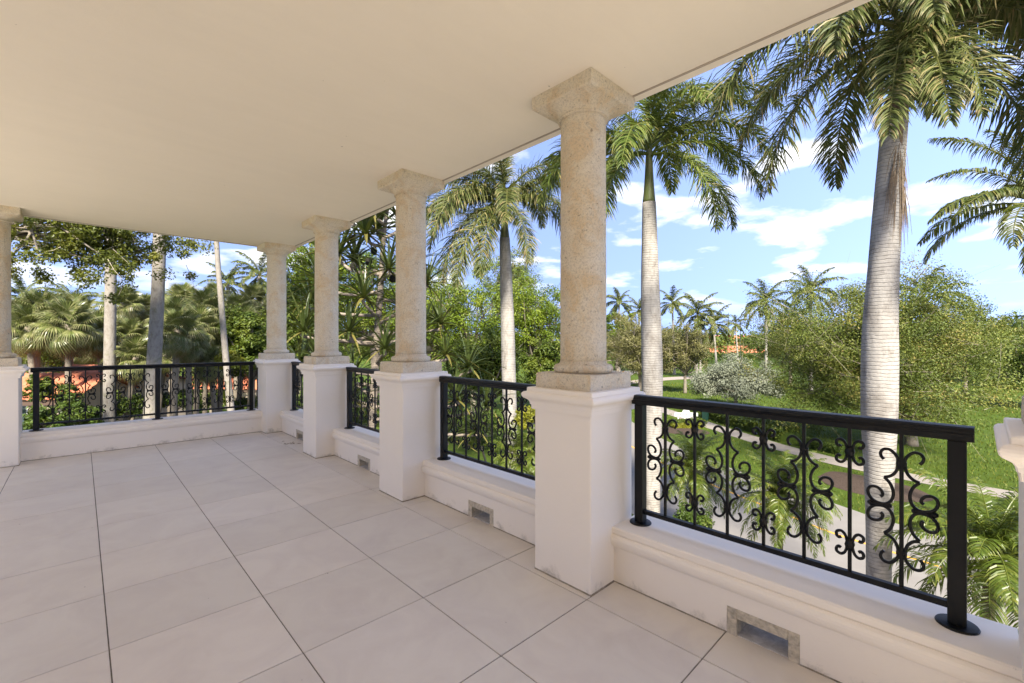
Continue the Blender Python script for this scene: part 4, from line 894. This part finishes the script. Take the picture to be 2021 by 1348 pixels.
# ------------------------------------------------------------------ houses, sign, bin, poles
def barrel_roof(name, parent, L_, run, rise, mat, over=.35, tile=.26):
    # one slope in local coordinates: eave along x at y=0, rising towards +y
    n = int(L_/tile); rows = max(3, int(math.hypot(run, rise)/.36)); mb = MB(); k = 7
    xs_ = np.linspace(-L_/2, L_/2, n*k+1); zz = .055*np.abs(np.sin(np.arange(n*k+1)*math.pi/k))
    R = []
    for r_ in range(rows):
        for e, lift_ in ((0, .045), (1, 0)):
            t_ = (r_+e)/rows
            R.append(np.c_[xs_, np.full(len(xs_), t_*run), t_*rise+zz+lift_])
    mb.rings(R, closed=False); o = mb.build(name, mat, parent); return o
def house(px, D, wdt, dep, eave, ridge, rotdeg, label, wallm, windows=1):
    bx, by = at(px, D); rz = caz(rotdeg); h = thing('house', label, 'house', (bx, by, GZ), rz, 'houses with orange roofs'); e = eave-GZ; rd = ridge-GZ
    mb = MB(); mb.box(-wdt/2, wdt/2, -dep/2, dep/2, -.05, e); 
    mb.add([(-wdt/2, -dep/2, e), (-wdt/2, dep/2, e), (-wdt/2, 0, rd-.06), (wdt/2, -dep/2, e), (wdt/2, dep/2, e), (wdt/2, 0, rd-.06)], [(0, 2, 1), (3, 4, 5)])
    mb.build('wall', wallm, h)
    ov = .5; sl = (rd-e)/(dep/2)
    for s_ in (0, 1):
        o = barrel_roof('roof', h, wdt+.8, dep/2+ov, sl*(dep/2+ov), M['roof']); o.rotation_euler = (0, 0, math.pi*s_); o.location = (0, (-1 if s_ == 0 else 1)*(dep/2+ov), e-sl*ov+.02)
    fb = MB().box(-wdt/2-.38, wdt/2+.38, -dep/2-ov-.02, -dep/2-ov+.06, e-sl*ov-.16, e-sl*ov-.01); fb.build('fascia', M['fascia'], h)
    for i in range(windows):
        x = (-wdt/2+wdt*(i+.5)/windows); wn = MB().box(x-.45, x+.45, -dep/2-.03, -dep/2+.02, e-1.5, e-.4).build('window', M['white'], h)
        MB().box(x-.38, x+.38, -dep/2-.045, -dep/2-.031, e-1.43, e-.47).build('pane', M['glass'], wn)
    return h
house(198, 26, 4.2, 4.4, zat(755, 23.5), zat(722, 26), -14, 'cream house with orange barrel-tile roof behind the far mottled trunk', M['cream'], 1)
house(105, 22.5, 4.4, 4.0, zat(782, 20.5), zat(738, 22.5), 10, 'low orange-roofed wing half hidden by palms near the end column', M['cream'], 1)
house(268, 33, 5.0, 4.5, zat(760, 31), zat(738, 33), -12, 'cream garden wall house showing between the two thick trunks', M['cream'], 1)
house(470, 46, 8, 6, zat(765, 43), zat(737, 46), -5, 'orange-roofed house glimpsed under the mid-green tree by the corner', M['cream'], 2)
house(182, 52, 9, 7, zat(700, 49), zat(682, 52), -8, 'pale two-storey villa glimpsed above the orange roofs', M['grey'], 3)
house(1455, 150, 22, 11, zat(699, 145), zat(683, 150), 2, 'long low building with salmon-orange roof beyond the clipped hedge', M['white'], 4)
house(1440, 240, 30, 12, zat(680, 235), zat(662, 240), 8, 'far white building with orange roof glimpsed above the salmon roof', M['white'], 5)
# sign
sgx, sgy = at(1354, 32.8); sg = thing('sign', 'white shaped name sign with dark lettering on the lawn', 'sign', (sgx, sgy, GZ), caz(0))
zc = zat(818, 32.8)-GZ
prof = [(-.86, -.10), (-.86, .10), (-.82, .13), (-.30, .14), (-.27, .20), (-.22, .31), (-.10, .39), (.10, .39), (.22, .31), (.27, .20), (.30, .14), (.82, .13), (.86, .10), (.86, -.10), (.82, -.13), (.40, -.14), (.34, -.19), (.20, -.24), (.12, -.31), (0, -.34), (-.12, -.31), (-.20, -.24), (-.34, -.19), (-.40, -.14), (-.82, -.13)]
bd = MB().rings([[(x, y, zc+z) for x, z in prof] for y in (.03, -.03)], cap=True).build('board', M['board'], sg)
for x in (-.55, .55): MB().box(x-.04, x+.04, .032, .11, -.05, zc+.08).build('post', M['white'], sg)
tcv = bpy.data.curves.new('lettering', 'FONT'); tcv.body = 'SEASIDE VILLA'; tcv.size = .225; tcv.align_x = 'CENTER'; tcv.align_y = 'CENTER'; tcv.extrude = .004
tcv.materials.append(M['letter']); to0 = bpy.data.objects.new('lettering_tmp', tcv); COL.objects.link(to0); bpy.context.view_layer.update()
lm = bpy.data.meshes.new_from_object(to0.evaluated_get(bpy.context.evaluated_depsgraph_get())); bpy.data.objects.remove(to0)
to = put('lettering', lm, sg); to.location = (0, -.036, zc); to.rotation_euler = (math.pi/2, 0, 0)
MB().box(-.06, .06, -.036, -.031, zc-.27, zc-.23).build('ornament', M['letter'], sg)
bxp, byp = gnd(1392, 829); bn = thing('litter_bin', 'small dark green bin beside the sidewalk', 'bin', (bxp, byp, GZ))
MB().rings([sq(.17, -.02, .02), sq(.2, .72, .02)], cap=True).build('body', M['bin'], bn); MB().rings([sq(.22, .721, .02), sq(.22, .80, .02), sq(.12, .86, .02)], cap=True).build('lid', M['bin'], bn)
pl_ = [(1343, 108, 628, 'floodlight pole behind the sparse tree by the royal palm trunk'), (1461, 104, 632, 'floodlight pole in front of the salmon roof'), (1952, 96, 640, 'floodlight pole half sunk in the olive tree edge'), (1994, 92, 636, 'floodlight pole standing clear over the clipped edge hedge'), (2017, 88, 625, 'floodlight pole nearest the frame edge'), (1940, 120, 622, 'floodlight pole with wide arm above the olive tree twigs')]
for i, (px, D, py, lb) in enumerate(pl_):
    x, y = at(px, D); p = thing('light_pole', lb, 'light pole', (x, y, GZ), caz(0), 'court floodlight poles'); h = zat(py, D)-GZ
    MB().tube([(0, 0, -.05), (0, 0, h*.5), (0, 0, h)], [.13, .11, .08], 8).build('pole', M['pole'], p)
    MB().box(-.75, .75, -.06, .06, h-.03, h+.08).build('crossarm', M['pole'], p)
    for s_ in (-.55, .55): MB().box(s_-.28, s_+.28, -.42, .18, h+.081, h+.24, .03).build('lamp_head', M['pole'], p)
for px, D, py, lb in ((1438, 170, 617, 'thin bare mast over the salmon roof'), (1416, 175, 622, 'thin bare mast beside the leaning coconut palm')):
    x, y = at(px, D); o = MB().tube([(0, 0, -.05), (0, 0, zat(py, D)-GZ)], [.16, .07], 6).build('mast', M['pole']); o.location = (x, y, GZ); tag(o, lb, 'mast')
